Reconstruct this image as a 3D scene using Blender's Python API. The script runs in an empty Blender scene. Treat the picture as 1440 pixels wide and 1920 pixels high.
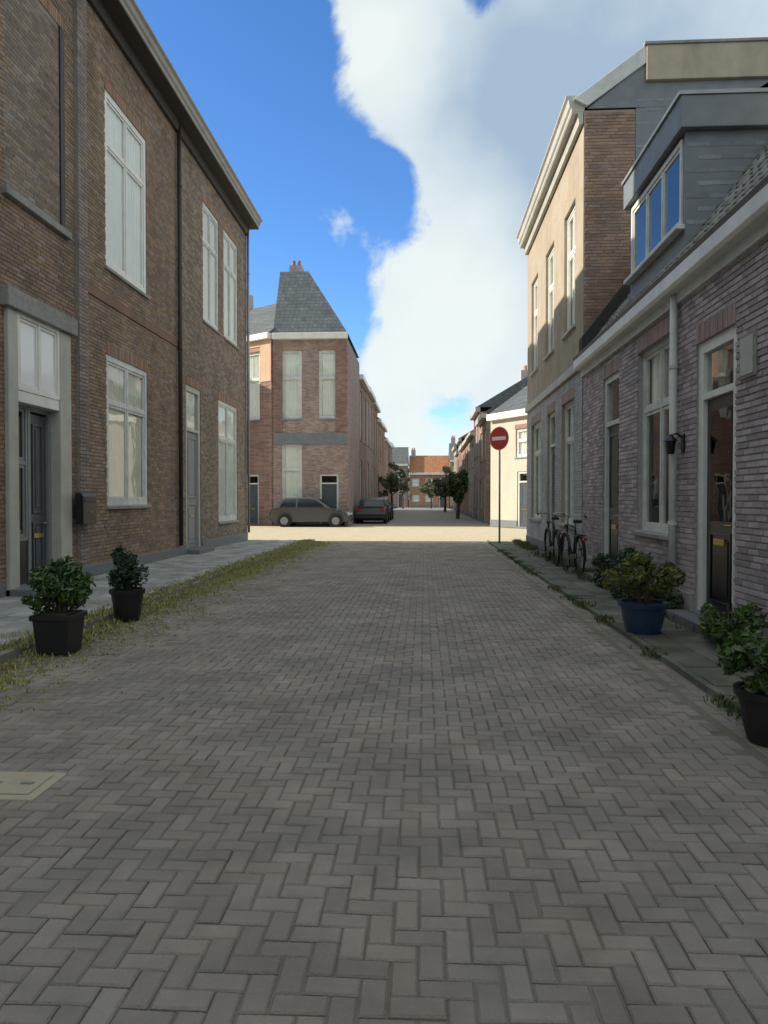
import bpy, bmesh, math, random
from mathutils import Vector, Matrix, noise as mnoise
R = math.radians
S = bpy.context.scene
COL = S.collection
random.seed(7)
PI = math.pi

# ------------------------------------------------------------------ camera
cam = bpy.data.cameras.new('camera')
cam.sensor_fit = 'VERTICAL'; cam.sensor_height = 36; cam.lens = 26
cam.clip_start = 0.05; cam.clip_end = 3000
camo = bpy.data.objects.new('camera', cam); COL.objects.link(camo)
camo.location = (0, 0, 1.4)
camo.rotation_euler = (R(90 - 1.03), 0, R(3.1))
S.camera = camo

# ------------------------------------------------------------------ light
SUN_EL, SUN_AZ = 28.5, -89.0          # azimuth measured from +Y towards +X: the sun stands over the left-hand roofs
sd = bpy.data.lights.new('sun', 'SUN'); sd.energy = 2.5; sd.angle = R(0.53); sd.color = (1, .9, .76)
so = bpy.data.objects.new('sun', sd); COL.objects.link(so)
dv = Vector((math.sin(R(SUN_AZ)) * math.cos(R(SUN_EL)), math.cos(R(SUN_AZ)) * math.cos(R(SUN_EL)), math.sin(R(SUN_EL))))
so.rotation_euler = dv.to_track_quat('Z', 'Y').to_euler()
so.location = (-30, 10, 30)

S.view_settings.view_transform = 'Standard'
S.view_settings.look = 'None'
S.view_settings.gamma = 1
S.view_settings.use_curve_mapping = False
S.view_settings.exposure = 1.45

world = bpy.data.worlds.new("World"); S.world = world; world.use_nodes = True
nt = world.node_tree; N = nt.nodes; L = nt.links
bg = N['Background']; bg.inputs[1].default_value = 0.11
sky = N.new('ShaderNodeTexSky'); sky.sky_type = 'NISHITA'; sky.sun_disc = False
sky.sun_elevation = R(SUN_EL); sky.sun_rotation = R(SUN_AZ)
sky.air_density = 1.0; sky.dust_density = 0.0; sky.altitude = 2500; sky.ozone_density = 2.5
tint = N.new('ShaderNodeHueSaturation'); tint.inputs['Saturation'].default_value = 1.2; tint.inputs['Hue'].default_value = .504; tint.inputs['Value'].default_value = .88
L.new(sky.outputs[0], tint.inputs['Color'])
tc = N.new('ShaderNodeTexCoord')

def wmath(op, a, b=None, c=None, clamp=False):
    n = N.new('ShaderNodeMath'); n.operation = op; n.use_clamp = clamp
    for k, v in enumerate((a, b, c)):
        if v is None: continue
        if isinstance(v, (int, float)): n.inputs[k].default_value = v
        else: L.new(v, n.inputs[k])
    return n.outputs[0]
def pdir(px, py):
    return Vector(((px - 795) / 1387, 1, (935 - py) / 1387)).normalized()
def blob(px, py, rad, amp):           # a soft round area of sky about one direction
    d = pdir(px, py); n = N.new('ShaderNodeVectorMath'); n.operation = 'DOT_PRODUCT'
    L.new(wdir, n.inputs[0]); n.inputs[1].default_value = d
    k = 2 / (rad / 1387.0) ** 2
    e = wmath('MULTIPLY', wmath('SUBTRACT', n.outputs['Value'], 1.0), k)
    return wmath('MULTIPLY', wmath('EXPONENT', e), amp)
wn = N.new('ShaderNodeVectorMath'); wn.operation = 'NORMALIZE'; L.new(tc.outputs['Generated'], wn.inputs[0]); wdir = wn.outputs[0]
n1 = N.new('ShaderNodeTexNoise'); n1.inputs['Scale'].default_value = 7; n1.inputs['Detail'].default_value = 11; n1.inputs['Roughness'].default_value = .6; n1.inputs['Distortion'].default_value = .25
L.new(wdir, n1.inputs['Vector'])
dens = wmath('ADD', wmath('MULTIPLY', wmath('SUBTRACT', n1.outputs['Fac'], .5), 2.3), .52)
for b in [(715, 110, 120, .6), (1000, 150, 330, .35), (1350, 200, 450, .15), (860, 540, 190, .65), (760, 240, 90, .25), (700, 725, 100, .3), (940, 640, 120, .3),
          (430, 200, 250, -1.25), (590, 480, 150, -.75), (735, 340, 100, -1.25), (565, 40, 75, -.45), (640, 415, 80, .85), (600, 380, 60, .35), (630, 620, 110, -.75), (850, 755, 75, -.8), (897, -5, 45, -.7)]:
    dens = wmath('ADD', dens, blob(*b))
cov = N.new('ShaderNodeMapRange'); cov.interpolation_type = 'SMOOTHSTEP'
cov.inputs['From Min'].default_value = 0; cov.inputs['From Max'].default_value = .38
L.new(dens, cov.inputs['Value'])
n2 = N.new('ShaderNodeTexNoise'); n2.inputs['Scale'].default_value = 7; n2.inputs['Detail'].default_value = 6
va = N.new('ShaderNodeVectorMath'); va.operation = 'ADD'; va.inputs[1].default_value = (3.1, .7, 1.9); L.new(wdir, va.inputs[0]); L.new(va.outputs[0], n2.inputs['Vector'])
br = wmath('ADD', wmath('MULTIPLY', wmath('SUBTRACT', n2.outputs['Fac'], .5), 1.1), .8)
for b in [(725, 110, 100, .5), (840, 520, 150, .45), (880, 640, 110, .2), (1040, 200, 300, -1.0), (1000, 30, 60, .1), (1380, 20, 200, .0)]:
    br = wmath('ADD', br, blob(*b))
cr = N.new('ShaderNodeValToRGB'); cr.color_ramp.elements[0].position = 0; cr.color_ramp.elements[1].position = 1
cr.color_ramp.elements[0].color = (1.35, 1.75, 2.2, 1); cr.color_ramp.elements[1].color = (3.0, 3.2, 3.1, 1)
ce = cr.color_ramp.elements.new(.55); ce.color = (2.5, 2.8, 2.9, 1)
L.new(br, cr.inputs[0])
cm = N.new('ShaderNodeMix'); cm.data_type = 'RGBA'
L.new(wmath('MULTIPLY', cov.outputs[0], .95), cm.inputs[0]); L.new(tint.outputs[0], cm.inputs[6]); L.new(cr.outputs[0], cm.inputs[7])
L.new(cm.outputs[2], bg.inputs[0])

# ------------------------------------------------------------------ materials
def mat(name, col, rough=.7, var=.0, scale=8, var2=None, island=0.0, bump=0.0, bscale=60, spec=.5, metal=0, stain=0.0):
    """col, an optional second colour mixed by noise, random shade per loose piece, relief."""
    m = bpy.data.materials.new(name); m.use_nodes = True
    t = m.node_tree; n = t.nodes; l = t.links; b = n['Principled BSDF']
    b.inputs['Roughness'].default_value = rough; b.inputs['Specular IOR Level'].default_value = spec; b.inputs['Metallic'].default_value = metal
    co = n.new('ShaderNodeTexCoord'); geo = n.new('ShaderNodeNewGeometry')
    pos = geo.outputs['Position']
    nz = n.new('ShaderNodeTexNoise'); nz.inputs['Scale'].default_value = scale; nz.inputs['Detail'].default_value = 8; l.new(pos, nz.inputs['Vector'])
    c2 = var2 if var2 else tuple(c * (1 - var) for c in col)
    mx = n.new('ShaderNodeMix'); mx.data_type = 'RGBA'
    mr = n.new('ShaderNodeMapRange'); mr.inputs[1].default_value = .32; mr.inputs[2].default_value = .68; l.new(nz.outputs['Fac'], mr.inputs[0]); l.new(mr.outputs[0], mx.inputs[0])
    mx.inputs[6].default_value = (*col, 1); mx.inputs[7].default_value = (*c2, 1)
    out = mx.outputs[2]
    if island:
        oi = n.new('ShaderNodeObjectInfo')
        ad = n.new('ShaderNodeMath'); ad.operation = 'ADD'; l.new(geo.outputs['Random Per Island'], ad.inputs[0]); l.new(oi.outputs['Random'], ad.inputs[1])
        fr = n.new('ShaderNodeMath'); fr.operation = 'FRACT'; l.new(ad.outputs[0], fr.inputs[0])
        hs = n.new('ShaderNodeHueSaturation')
        r1 = n.new('ShaderNodeMapRange'); r1.inputs[3].default_value = 1 - island; r1.inputs[4].default_value = 1 + island; l.new(fr.outputs[0], r1.inputs[0]); l.new(r1.outputs[0], hs.inputs['Value'])
        m7 = n.new('ShaderNodeMath'); m7.operation = 'MULTIPLY'; m7.inputs[1].default_value = 7.31; l.new(fr.outputs[0], m7.inputs[0])
        f7 = n.new('ShaderNodeMath'); f7.operation = 'FRACT'; l.new(m7.outputs[0], f7.inputs[0])
        r2 = n.new('ShaderNodeMapRange'); r2.inputs[3].default_value = 1 - island * 1.1; r2.inputs[4].default_value = 1 + island * 1.1; l.new(f7.outputs[0], r2.inputs[0]); l.new(r2.outputs[0], hs.inputs['Saturation'])
        r3 = n.new('ShaderNodeMapRange'); r3.inputs[3].default_value = .5 - island * .04; r3.inputs[4].default_value = .5 + island * .04; l.new(f7.outputs[0], r3.inputs[0]); l.new(r3.outputs[0], hs.inputs['Hue'])
        l.new(out, hs.inputs['Color']); out = hs.outputs[0]
    if stain:
        sz = n.new('ShaderNodeTexNoise'); sz.inputs['Scale'].default_value = .9; sz.inputs['Detail'].default_value = 7; sz.inputs['Roughness'].default_value = .65; sv = n.new('ShaderNodeVectorMath'); sv.operation = 'MULTIPLY'; sv.inputs[1].default_value = (1.6, 1.6, .45); l.new(pos, sv.inputs[0]); l.new(sv.outputs[0], sz.inputs['Vector'])
        sr = n.new('ShaderNodeMapRange'); sr.inputs[1].default_value = .35; sr.inputs[2].default_value = .65; sr.inputs[3].default_value = 1 - stain; sr.inputs[4].default_value = 1 + stain * .4; l.new(sz.outputs['Fac'], sr.inputs[0])
        h2 = n.new('ShaderNodeHueSaturation'); l.new(sr.outputs[0], h2.inputs['Value']); l.new(out, h2.inputs['Color']); out = h2.outputs[0]
    l.new(out, b.inputs['Base Color'])
    if name == 'dark roof tile':
        sx = n.new('ShaderNodeSeparateXYZ'); l.new(pos, sx.inputs[0]); am = n.new('ShaderNodeMath'); l.new(sx.outputs[0], am.inputs[0]); l.new(sx.outputs[1], am.inputs[1])
        cx = n.new('ShaderNodeCombineXYZ'); l.new(am.outputs[0], cx.inputs[0]); l.new(sx.outputs[2], cx.inputs[1])
        bt = n.new('ShaderNodeTexBrick'); l.new(cx.outputs[0], bt.inputs[0]); bt.inputs['Scale'].default_value = 1; bt.inputs['Brick Width'].default_value = .24; bt.inputs['Row Height'].default_value = .2; bt.inputs['Mortar Size'].default_value = .012
        bt.inputs['Color1'].default_value = (1.15, 1.15, 1.15, 1); bt.inputs['Color2'].default_value = (.8, .8, .8, 1); bt.inputs['Mortar'].default_value = (.45, .45, .45, 1)
        ml = n.new('ShaderNodeMix'); ml.data_type = 'RGBA'; ml.blend_type = 'MULTIPLY'; ml.inputs[0].default_value = 1; l.new(b.inputs['Base Color'].links[0].from_socket, ml.inputs[6]); l.new(bt.outputs[0], ml.inputs[7]); l.new(ml.outputs[2], b.inputs['Base Color'])
    if bump:
        bz = n.new('ShaderNodeTexNoise'); bz.inputs['Scale'].default_value = bscale; bz.inputs['Detail'].default_value = 6; l.new(pos, bz.inputs['Vector'])
        bp = n.new('ShaderNodeBump'); bp.inputs['Strength'].default_value = bump; bp.inputs['Distance'].default_value = .01; l.new(bz.outputs['Fac'], bp.inputs['Height']); l.new(bp.outputs[0], b.inputs['Normal'])
    return m

def brick_far(name, c1, c2, mortar):
    m = mat(name, c1, .85, var2=c2, scale=2, stain=.22); t = m.node_tree; n = t.nodes; l = t.links; b = n['Principled BSDF']; geo = n.new('ShaderNodeNewGeometry')
    sx = n.new('ShaderNodeSeparateXYZ'); l.new(geo.outputs['Position'], sx.inputs[0]); am = n.new('ShaderNodeMath'); l.new(sx.outputs[0], am.inputs[0]); l.new(sx.outputs[1], am.inputs[1])
    cx = n.new('ShaderNodeCombineXYZ'); l.new(am.outputs[0], cx.inputs[0]); l.new(sx.outputs[2], cx.inputs[1])
    bt = n.new('ShaderNodeTexBrick'); l.new(cx.outputs[0], bt.inputs[0]); bt.inputs['Scale'].default_value = 1; bt.inputs['Brick Width'].default_value = .22; bt.inputs['Row Height'].default_value = .0635; bt.inputs['Mortar Size'].default_value = .006; bt.inputs['Bias'].default_value = -.1
    bt.inputs['Color1'].default_value = (1.35, 1.3, 1.25, 1); bt.inputs['Color2'].default_value = (.68, .68, .7, 1); bt.inputs['Mortar'].default_value = (mortar, mortar, mortar, 1)
    ml = n.new('ShaderNodeMix'); ml.data_type = 'RGBA'; ml.blend_type = 'MULTIPLY'; ml.inputs[0].default_value = 1; l.new(b.inputs['Base Color'].links[0].from_socket, ml.inputs[6]); l.new(bt.outputs[0], ml.inputs[7]); l.new(ml.outputs[2], b.inputs['Base Color'])
    return m
def glass_mat(name, tintc=(.02, .025, .03), through=.97):
    m = bpy.data.materials.new(name); m.use_nodes = True
    t = m.node_tree; n = t.nodes; l = t.links; n.remove(n['Principled BSDF'])
    fr = n.new('ShaderNodeFresnel'); fr.inputs[0].default_value = 1.75
    tr = n.new('ShaderNodeBsdfTransparent'); tr.inputs[0].default_value = (through, through * 1.01, through, 1)
    gl = n.new('ShaderNodeBsdfGlossy'); gl.inputs['Roughness'].default_value = .015
    geo = n.new('ShaderNodeNewGeometry'); nz = n.new('ShaderNodeTexNoise'); nz.inputs['Scale'].default_value = 2.2; l.new(geo.outputs['Position'], nz.inputs['Vector'])
    bp = n.new('ShaderNodeBump'); bp.inputs['Strength'].default_value = .06; bp.inputs['Distance'].default_value = .03; l.new(nz.outputs['Fac'], bp.inputs['Height']); l.new(bp.outputs[0], gl.inputs['Normal'])
    ob = n.new('ShaderNodeMath'); ob.operation = 'SUBTRACT'; ob.inputs[0].default_value = 1; l.new(geo.outputs['Backfacing'], ob.inputs[1]); of = n.new('ShaderNodeMath'); of.operation = 'MULTIPLY'; l.new(fr.outputs[0], of.inputs[0]); l.new(ob.outputs[0], of.inputs[1])
    mx = n.new('ShaderNodeMixShader'); l.new(of.outputs[0], mx.inputs[0]); l.new(tr.outputs[0], mx.inputs[1]); l.new(gl.outputs[0], mx.inputs[2])
    l.new(mx.outputs[0], n['Material Output'].inputs[0])
    return m

M = dict(
    brick_brown=mat('brown brick', (.31, .215, .155), .85, var2=(.23, .17, .13), scale=3, island=.23, bump=.5, bscale=90, stain=.22),
    brick_grey=mat('brown grey brick', (.29, .225, .18), .85, var2=(.23, .185, .155), scale=3, island=.28, bump=.5, bscale=90, stain=.2),
    brick_red=mat('dull red brick', (.45, .39, .41), .85, var2=(.39, .35, .37), scale=3, island=.28, bump=.5, bscale=90, stain=.22),
    brick_rose=mat('rose brown brick', (.35, .235, .18), .85, var2=(.28, .195, .16), scale=3, island=.2, bump=.5, bscale=90, stain=.2),
    brick_slate=mat('grey painted brick', (.48, .49, .52), .85, var2=(.42, .43, .46), scale=3, island=.12, bump=.5, bscale=90, stain=.22),
    brick_orange=mat('orange brick', (.3, .165, .1), .85, var2=(.22, .13, .09), scale=3, island=.25, bump=.4, bscale=90, stain=.15),
    brick_pink=mat('pink brown brick', (.3, .24, .22), .85, var2=(.25, .2, .185), scale=3, island=.22, bump=.4, stain=.2),
    soldier=mat('lintel brick', (.3, .19, .135), .85, island=.25, bump=.4, bscale=90),
    mortar=mat('mortar', (.32, .29, .25), .95, var=.25, scale=20, bump=.5, bscale=150),
    mortar_dark=mat('dark mortar', (.43, .41, .41), .95, var=.25, scale=20, bump=.5, bscale=150),
    cream=mat('cream stucco', (.39, .34, .27), .85, var2=(.35, .285, .205), scale=2.5, bump=.3, bscale=40, stain=.15),
    white=mat('white paint', (.82, .82, .78), .45, var=.1, scale=5, bump=.05, bscale=30, stain=.1),
    offwhite=mat('off white paint', (.5, .49, .44), .5, var=.14, scale=5, bump=.08, bscale=30, stain=.15),
    oldwhite=mat('weathered white paint', (.7, .72, .7), .5, var=.18, scale=6, stain=.15),
    greypaint=mat('grey paint', (.25, .26, .27), .5, var=.12, scale=6),
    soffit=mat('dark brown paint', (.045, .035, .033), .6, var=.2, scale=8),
    stone=mat('grey stone', (.33, .33, .31), .8, var=.25, scale=12, bump=.3, bscale=70, stain=.2),
    bluestone=mat('blue stone', (.17, .19, .2), .6, var=.2, scale=12, bump=.2, bscale=70),
    door_grey=mat('blue grey door paint', (.07, .085, .1), .35, var=.15, scale=4),
    door_black=mat('black door paint', (.012, .014, .016), .3, var=.2, scale=4),
    door_green=mat('dark green door paint', (.02, .04, .035), .3, var=.2, scale=4),
    black=mat('black plastic', (.012, .013, .015), .45, var=.2, scale=9),
    blackmetal=mat('black metal', (.015, .015, .016), .35, var=.2, scale=9, metal=.3),
    steel=mat('steel', (.45, .45, .45), .35, var=.15, metal=1),
    brass=mat('brass', (.5, .38, .16), .3, var=.15, metal=1),
    zinc=mat('zinc', (.34, .36, .38), .5, var=.2, scale=4, metal=.5),
    lead=mat('lead', (.2, .22, .24), .55, var=.2, scale=4, metal=.2),
    slate=mat('slate', (.24, .27, .295), .55, var=.25, scale=10, island=.3, bump=.3, bscale=60),
    tile=mat('grey roof tile', (.33, .345, .34), .7, var2=(.24, .25, .23), scale=4, island=.3, bump=.35, bscale=70, stain=.3),
    tile_red=mat('orange roof tile', (.34, .15, .07), .8, var=.25, scale=4, island=.25, stain=.2),
    tile_far=mat('dark roof tile', (.12, .14, .15), .7, var=.3, scale=3, island=.2),
    bitumen=mat('bitumen', (.05, .05, .05), .9, var=.2),
    curtain=mat('net curtain', (.86, .88, .84), .9, var=.08, scale=4),
    curtain_beige=mat('beige blind', (.8, .79, .68), .9, var=.08, scale=4),
    plaster=mat('interior plaster', (.3, .29, .27), .9, var=.1),
    paver=mat('paving brick', (.3, .258, .222), .85, var2=(.245, .224, .203), scale=1.3, island=.12, bump=.6, bscale=120, stain=.26),
    joint=mat('joint sand', (.215, .19, .158), .95, var2=(.15, .152, .1), scale=1.6, bump=.6, bscale=150),
    paver_far=mat('far paving', (.26, .24, .21), .85, var=.2, scale=5, bump=.4, bscale=60, stain=.15),
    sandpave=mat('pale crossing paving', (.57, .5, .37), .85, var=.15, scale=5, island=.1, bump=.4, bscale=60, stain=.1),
    slab=mat('pale concrete slab', (.37, .39, .39), .85, var2=(.3, .31, .29), scale=3, island=.2, bump=.4, bscale=90, stain=.25),
    slab_moss_shade=mat('mossy shaded slab', (.17, .175, .15), .9, var2=(.1, .12, .075), scale=2.5, island=.22, bump=.5, bscale=90, stain=.3),  # moss tone, darkened further to imitate occlusion towards the wall
    kerb=mat('concrete kerb', (.27, .265, .235), .85, var2=(.21, .215, .175), scale=4, island=.15, bump=.4, bscale=90, stain=.25),
    earth=mat('earth', (.06, .052, .038), .95, var=.3, scale=12, bump=.7, bscale=50),
    weed=mat('yellow green grass', (.4, .37, .15), .8, var2=(.27, .27, .1), scale=6, island=.35),
    moss=mat('dark green weed', (.11, .135, .05), .8, var2=(.075, .1, .04), scale=6, island=.35),
    leaf=mat('green leaf', (.085, .14, .04), .5, var2=(.05, .09, .03), scale=7, island=.4),
    leaf_dark=mat('dark green leaf', (.05, .095, .05), .45, var2=(.032, .065, .035), scale=7, island=.4),
    leaf_olive=mat('olive leaf', (.16, .175, .05), .5, var2=(.1, .12, .035), scale=7, island=.4),
    leaf_far=mat('tree leaf', (.19, .2, .12), .7, var2=(.13, .145, .085), scale=2, island=.4),
    bark=mat('bark', (.09, .07, .05), .9, var=.3, scale=14, bump=.6, bscale=30),
    pot_black=mat('black pot', (.016, .016, .018), .5, var=.25, scale=9),
    pot_blue=mat('blue glazed pot', (.025, .055, .12), .2, var=.3, scale=6),
    pot_terra=mat('dark terracotta', (.07, .045, .035), .75, var=.3, scale=9, bump=.2),
    car_dark=mat('dark grey car paint', (.035, .037, .042), .25, var=.05, spec=.7),
    car_silver=mat('grey car paint', (.1, .103, .108), .22, var=.05, metal=.2, spec=.8),
    rubber=mat('rubber', (.015, .015, .015), .85, var=.2),
    frosted=mat('frosted glass', (.88, .9, .9), .1, var=.03, scale=2, spec=.6),
    tan=mat('tan render', (.46, .41, .31), .85, var=.12, scale=4, bump=.2, stain=.2),
    eavepaint=mat('grey brown paint', (.33, .315, .28), .55, var=.14, scale=5, stain=.15),
    pale=mat('pale cream stucco', (.5, .46, .385), .85, var=.08, scale=2, bump=.2, stain=.1),
    lintel_dull=mat('dull lintel brick', (.36, .27, .255), .85, island=.2, bump=.4, bscale=90),
    signred=mat('sign red', (.55, .035, .035), .4, var=.05),
    signwhite=mat('sign white', (.8, .8, .78), .4, var=.03),
    lampred=mat('tail light red', (.3, .012, .012), .2, var=.05),
    lampclear=mat('lamp lens', (.55, .55, .55), .15, var=.05),
    peach=mat('peach sunlit wall', (.62, .42, .29), .85, var=.1, scale=2, bump=.2, stain=.1),  # sunlight on the far corner house, put into the colour
    glass=glass_mat('window glass'), glass_dark=glass_mat('dark glass', through=.35),
)
M['brick_red_far'] = brick_far('dull red far brick', (.24, .15, .13), (.19, .13, .115), 1.5)
M['brick_pink_far'] = brick_far('mauve brown far brick', (.3, .225, .205), (.25, .195, .18), 1.4)
M['brick_brown_far'] = brick_far('brown far brick', (.26, .18, .135), (.2, .15, .12), 1.4)
M['brick_orange_far'] = brick_far('orange far brick', (.34, .2, .13), (.27, .17, .12), 1.3)
carglass = mat('car glass', (.02, .024, .028), .06, var=.1, spec=.8)

# ------------------------------------------------------------------ mesh helpers
class MB:
    def __init__(s): s.v = []; s.f = []
    def quad(s, a, b, c, d):
        i = len(s.v); s.v += [a, b, c, d]; s.f.append((i, i + 1, i + 2, i + 3)); return s
    def poly(s, pts):
        i = len(s.v); s.v += list(pts); s.f.append(tuple(range(i, i + len(pts)))); return s
    def box(s, x0, x1, y0, y1, z0, z1):
        i = len(s.v)
        s.v += [(x0, y0, z0), (x1, y0, z0), (x1, y1, z0), (x0, y1, z0), (x0, y0, z1), (x1, y0, z1), (x1, y1, z1), (x0, y1, z1)]
        for q in ((3, 2, 1, 0), (4, 5, 6, 7), (0, 1, 5, 4), (1, 2, 6, 5), (2, 3, 7, 6), (3, 0, 4, 7)): s.f.append(tuple(i + k for k in q))
        return s
    def prism(s, pts, axis, a, b):
        """closed outline pts (2D) pushed from a to b along an axis (0 x, 1 y, 2 z)"""
        def P(p, t):
            return (t, p[0], p[1]) if axis == 0 else (p[0], t, p[1]) if axis == 1 else (p[0], p[1], t)
        i = len(s.v); n = len(pts)
        s.v += [P(p, a) for p in pts] + [P(p, b) for p in pts]
        s.f.append(tuple(range(i, i + n))); s.f.append(tuple(range(i + 2 * n - 1, i + n - 1, -1)))
        for k in range(n):
            k2 = (k + 1) % n; s.f.append((i + k2, i + k, i + n + k, i + n + k2))
        return s
    def tube(s, pts, rad, seg=8, cap=True):
        pts = [Vector(p) for p in pts]; rs = rad if isinstance(rad, (list, tuple)) else [rad] * len(pts)
        rings = []
        for k, p in enumerate(pts):
            d = (pts[min(k + 1, len(pts) - 1)] - pts[max(k - 1, 0)]).normalized()
            a = d.cross(Vector((0, 0, 1)));
            if a.length < 1e-3: a = d.cross(Vector((0, 1, 0)))
            a.normalize(); b = d.cross(a)
            r = []
            for j in range(seg):
                t = 2 * PI * j / seg; q = p + (a * math.cos(t) + b * math.sin(t)) * rs[k]; r.append(len(s.v)); s.v.append(tuple(q))
            rings.append(r)
        for r, q in zip(rings, rings[1:]):
            for j in range(seg): s.f.append((r[j], r[(j + 1) % seg], q[(j + 1) % seg], q[j]))
        if cap: s.f.append(tuple(rings[0][::-1])); s.f.append(tuple(rings[-1]))
        return s
    def lathe(s, prof, seg=20, c=(0, 0, 0), axis='z'):
        rings = []
        for r, h in prof:
            ring = []
            for j in range(seg):
                t = 2 * PI * j / seg
                p = (r * math.cos(t), r * math.sin(t), h)
                if axis == 'y': p = (p[0], p[2], p[1])
                if axis == 'x': p = (p[2], p[0], p[1])
                ring.append(len(s.v)); s.v.append((c[0] + p[0], c[1] + p[1], c[2] + p[2]))
            rings.append(ring)
        for r, q in zip(rings, rings[1:]):
            for j in range(seg): s.f.append((r[j], r[(j + 1) % seg], q[(j + 1) % seg], q[j]))
        s.f.append(tuple(rings[0][::-1])); s.f.append(tuple(rings[-1])); return s
    def mesh(s, name, m, smooth=False):
        me = bpy.data.meshes.new(name); me.from_pydata(s.v, [], s.f); me.materials.append(m)
        bm = bmesh.new(); bm.from_mesh(me); bmesh.ops.recalc_face_normals(bm, faces=bm.faces); bm.to_mesh(me); bm.free()
        if smooth: me.polygons.foreach_set('use_smooth', [True] * len(me.polygons))
        return me
    def build(s, name, m, parent=None, kind=None, smooth=False, bevel=0, raw=False):
        if raw:
            me = bpy.data.meshes.new(name); me.from_pydata(s.v, [], s.f); me.materials.append(m)
        else: me = s.mesh(name, m, smooth)
        o = bpy.data.objects.new(name, me); COL.objects.link(o)
        if parent: o.parent = parent
        if kind: o['kind'] = kind
        if bevel:
            bv = o.modifiers.new('b', 'BEVEL'); bv.width = bevel; bv.segments = 2; bv.limit_method = 'ANGLE'
        return o

def link(name, me, parent, loc=(0, 0, 0), rot=(0, 0, 0), kind=None):
    o = bpy.data.objects.new(name, me); COL.objects.link(o); o.parent = parent; o.location = loc; o.rotation_euler = rot
    if kind: o['kind'] = kind
    return o
def tag(o, label, cat, group=None):
    o['label'] = label; o['category'] = cat
    if group: o['group'] = group
    return o
def thing(name, label, cat, loc=(0, 0, 0), rz=0, group=None):
    o = bpy.data.objects.new(name, None); COL.objects.link(o); o.location = loc; o.rotation_euler = (0, 0, rz); o.empty_display_size = .2
    return tag(o, label, cat, group)
def copy_tree(o, parent=None):
    c = o.copy(); COL.objects.link(c)
    if parent: c.parent = parent
    for ch in list(o.children): copy_tree(ch, c)
    return c

# ------------------------------------------------------------------ facade helpers. Local frame: x along the front seen from the street, y into the house, z up
def wall_front(mb, u0, u1, v0, v1, openings, depth=.2, y=0.0, top=None):
    us = sorted({u0, u1, *[o[0] for o in openings], *[o[1] for o in openings]}); vs = sorted({v0, v1, *[o[2] for o in openings], *[o[3] for o in openings]})
    us = [u for u in us if u0 <= u <= u1]; vs = [v for v in vs if v0 <= v <= v1]
    for a, b in zip(us, us[1:]):
        for c, d in zip(vs, vs[1:]):
            cu, cv = (a + b) / 2, (c + d) / 2
            if any(o[0] < cu < o[1] and o[2] < cv < o[3] for o in openings): continue
            mb.quad((a, y, c), (b, y, c), (b, y, d), (a, y, d))
    for a, b, c, d in openings:
        z = y + depth
        mb.quad((a, y, c), (a, z, c), (a, z, d), (a, y, d)); mb.quad((b, y, c), (b, y, d), (b, z, d), (b, z, c))
        mb.quad((a, y, d), (a, z, d), (b, z, d), (b, y, d)); mb.quad((a, y, c), (b, y, c), (b, z, c), (a, z, c))

def house_body(root, w, h, depth, openings, m, floors=(), y=.0):
    mb = MB(); wall_front(mb, 0, w, 0, h, openings, y=y)
    t = .25
    mb.box(0, t, y + .001, depth, 0, h); mb.box(w - t, w, y + .001, depth, 0, h); mb.box(t, w - t, depth - t, depth, 0, h)
    for f in floors: mb.box(t, w - t, .3, depth - t, f - .12, f)
    mb.box(t, w - t, .3, depth - t, .02, .12)
    mb.box(t, w - t, 2.6, 2.7, .12, h - .05)
    return mb.build('wall', m, root)

def brick_list(u0, u1, v0, v1, openings, bl=.22, bh=.0635, j=.011, top=None):
    out = []; k = 0; v = v0
    while v + bh <= v1 + 1e-4:
        vm = v + bh / 2
        iv = [(u0, u1)]
        for a, b, c, d in openings:
            if c < vm < d:
                nv = []
                for p, q in iv:
                    if b <= p or a >= q: nv.append((p, q))
                    else:
                        if a > p: nv.append((p, a))
                        if b < q: nv.append((b, q))
                iv = nv
        off = (0, .5, .25, .75)[k % 4] * bl
        for p, q in iv:
            if top: q = min(q, top(vm))
            u = math.floor((p - off) / bl) * bl + off
            while u < q:
                a, b = max(u, p), min(u + bl - j, q)
                if b - a > .035: out.append((a, b, v, v + bh - j))
                u += bl
        v += bh; k += 1
    return out

def bricks(root, lst, m, mapper=None, proud=.012, name='brick', single=None):
    """all bricks of a wall as real boxes; `single` = a key: the 300 smallest become objects"""
    rng = random.Random(len(lst))
    ones = []
    if single:
        s2 = sorted(lst, key=single); ones, lst = s2[:300], s2[300:]
    mb = MB()
    for a, b, c, d in lst:
        p = proud * rng.uniform(.7, 1.25)
        if mapper: mapper(mb, a, b, c, d, p)
        else: mb.box(a, b, -p, .004, c, d)
    o = mb.build('brickwork', m, root, 'stuff', raw=True)
    cache = {}
    for a, b, c, d in ones:
        k = round(b - a, 2)
        if k not in cache:
            q = MB(); w2 = (b - a) / 2; h2 = (d - c) / 2; e = .004
            q.box(-w2, w2, -.012, .004, -h2, h2)
            for i in (0, 1, 4, 5):
                x, y, z = q.v[i]; q.v[i] = (x - math.copysign(e, x), y - .002, z - math.copysign(e, z))
            cache[k] = q.mesh('brick', m)
        link('brick', cache[k], root, ((a + b) / 2, rng.uniform(-.003, .002), (c + d) / 2), (rng.uniform(-.01, .01), 0, rng.uniform(-.012, .012)))
    return o

def soldier(root, u0, u1, v, h=.21, m='soldier'):
    mb = None; n = max(2, round((u1 - u0) / .064)); w = (u1 - u0) / n
    q = MB().box(-w / 2 + .005, w / 2 - .005, -.016, .004, 0, h); me = q.mesh('lintel_brick', M[m])
    for k in range(n): link('lintel_brick', me, root, (u0 + (k + .5) * w, random.uniform(-.003, .002), v))

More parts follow.
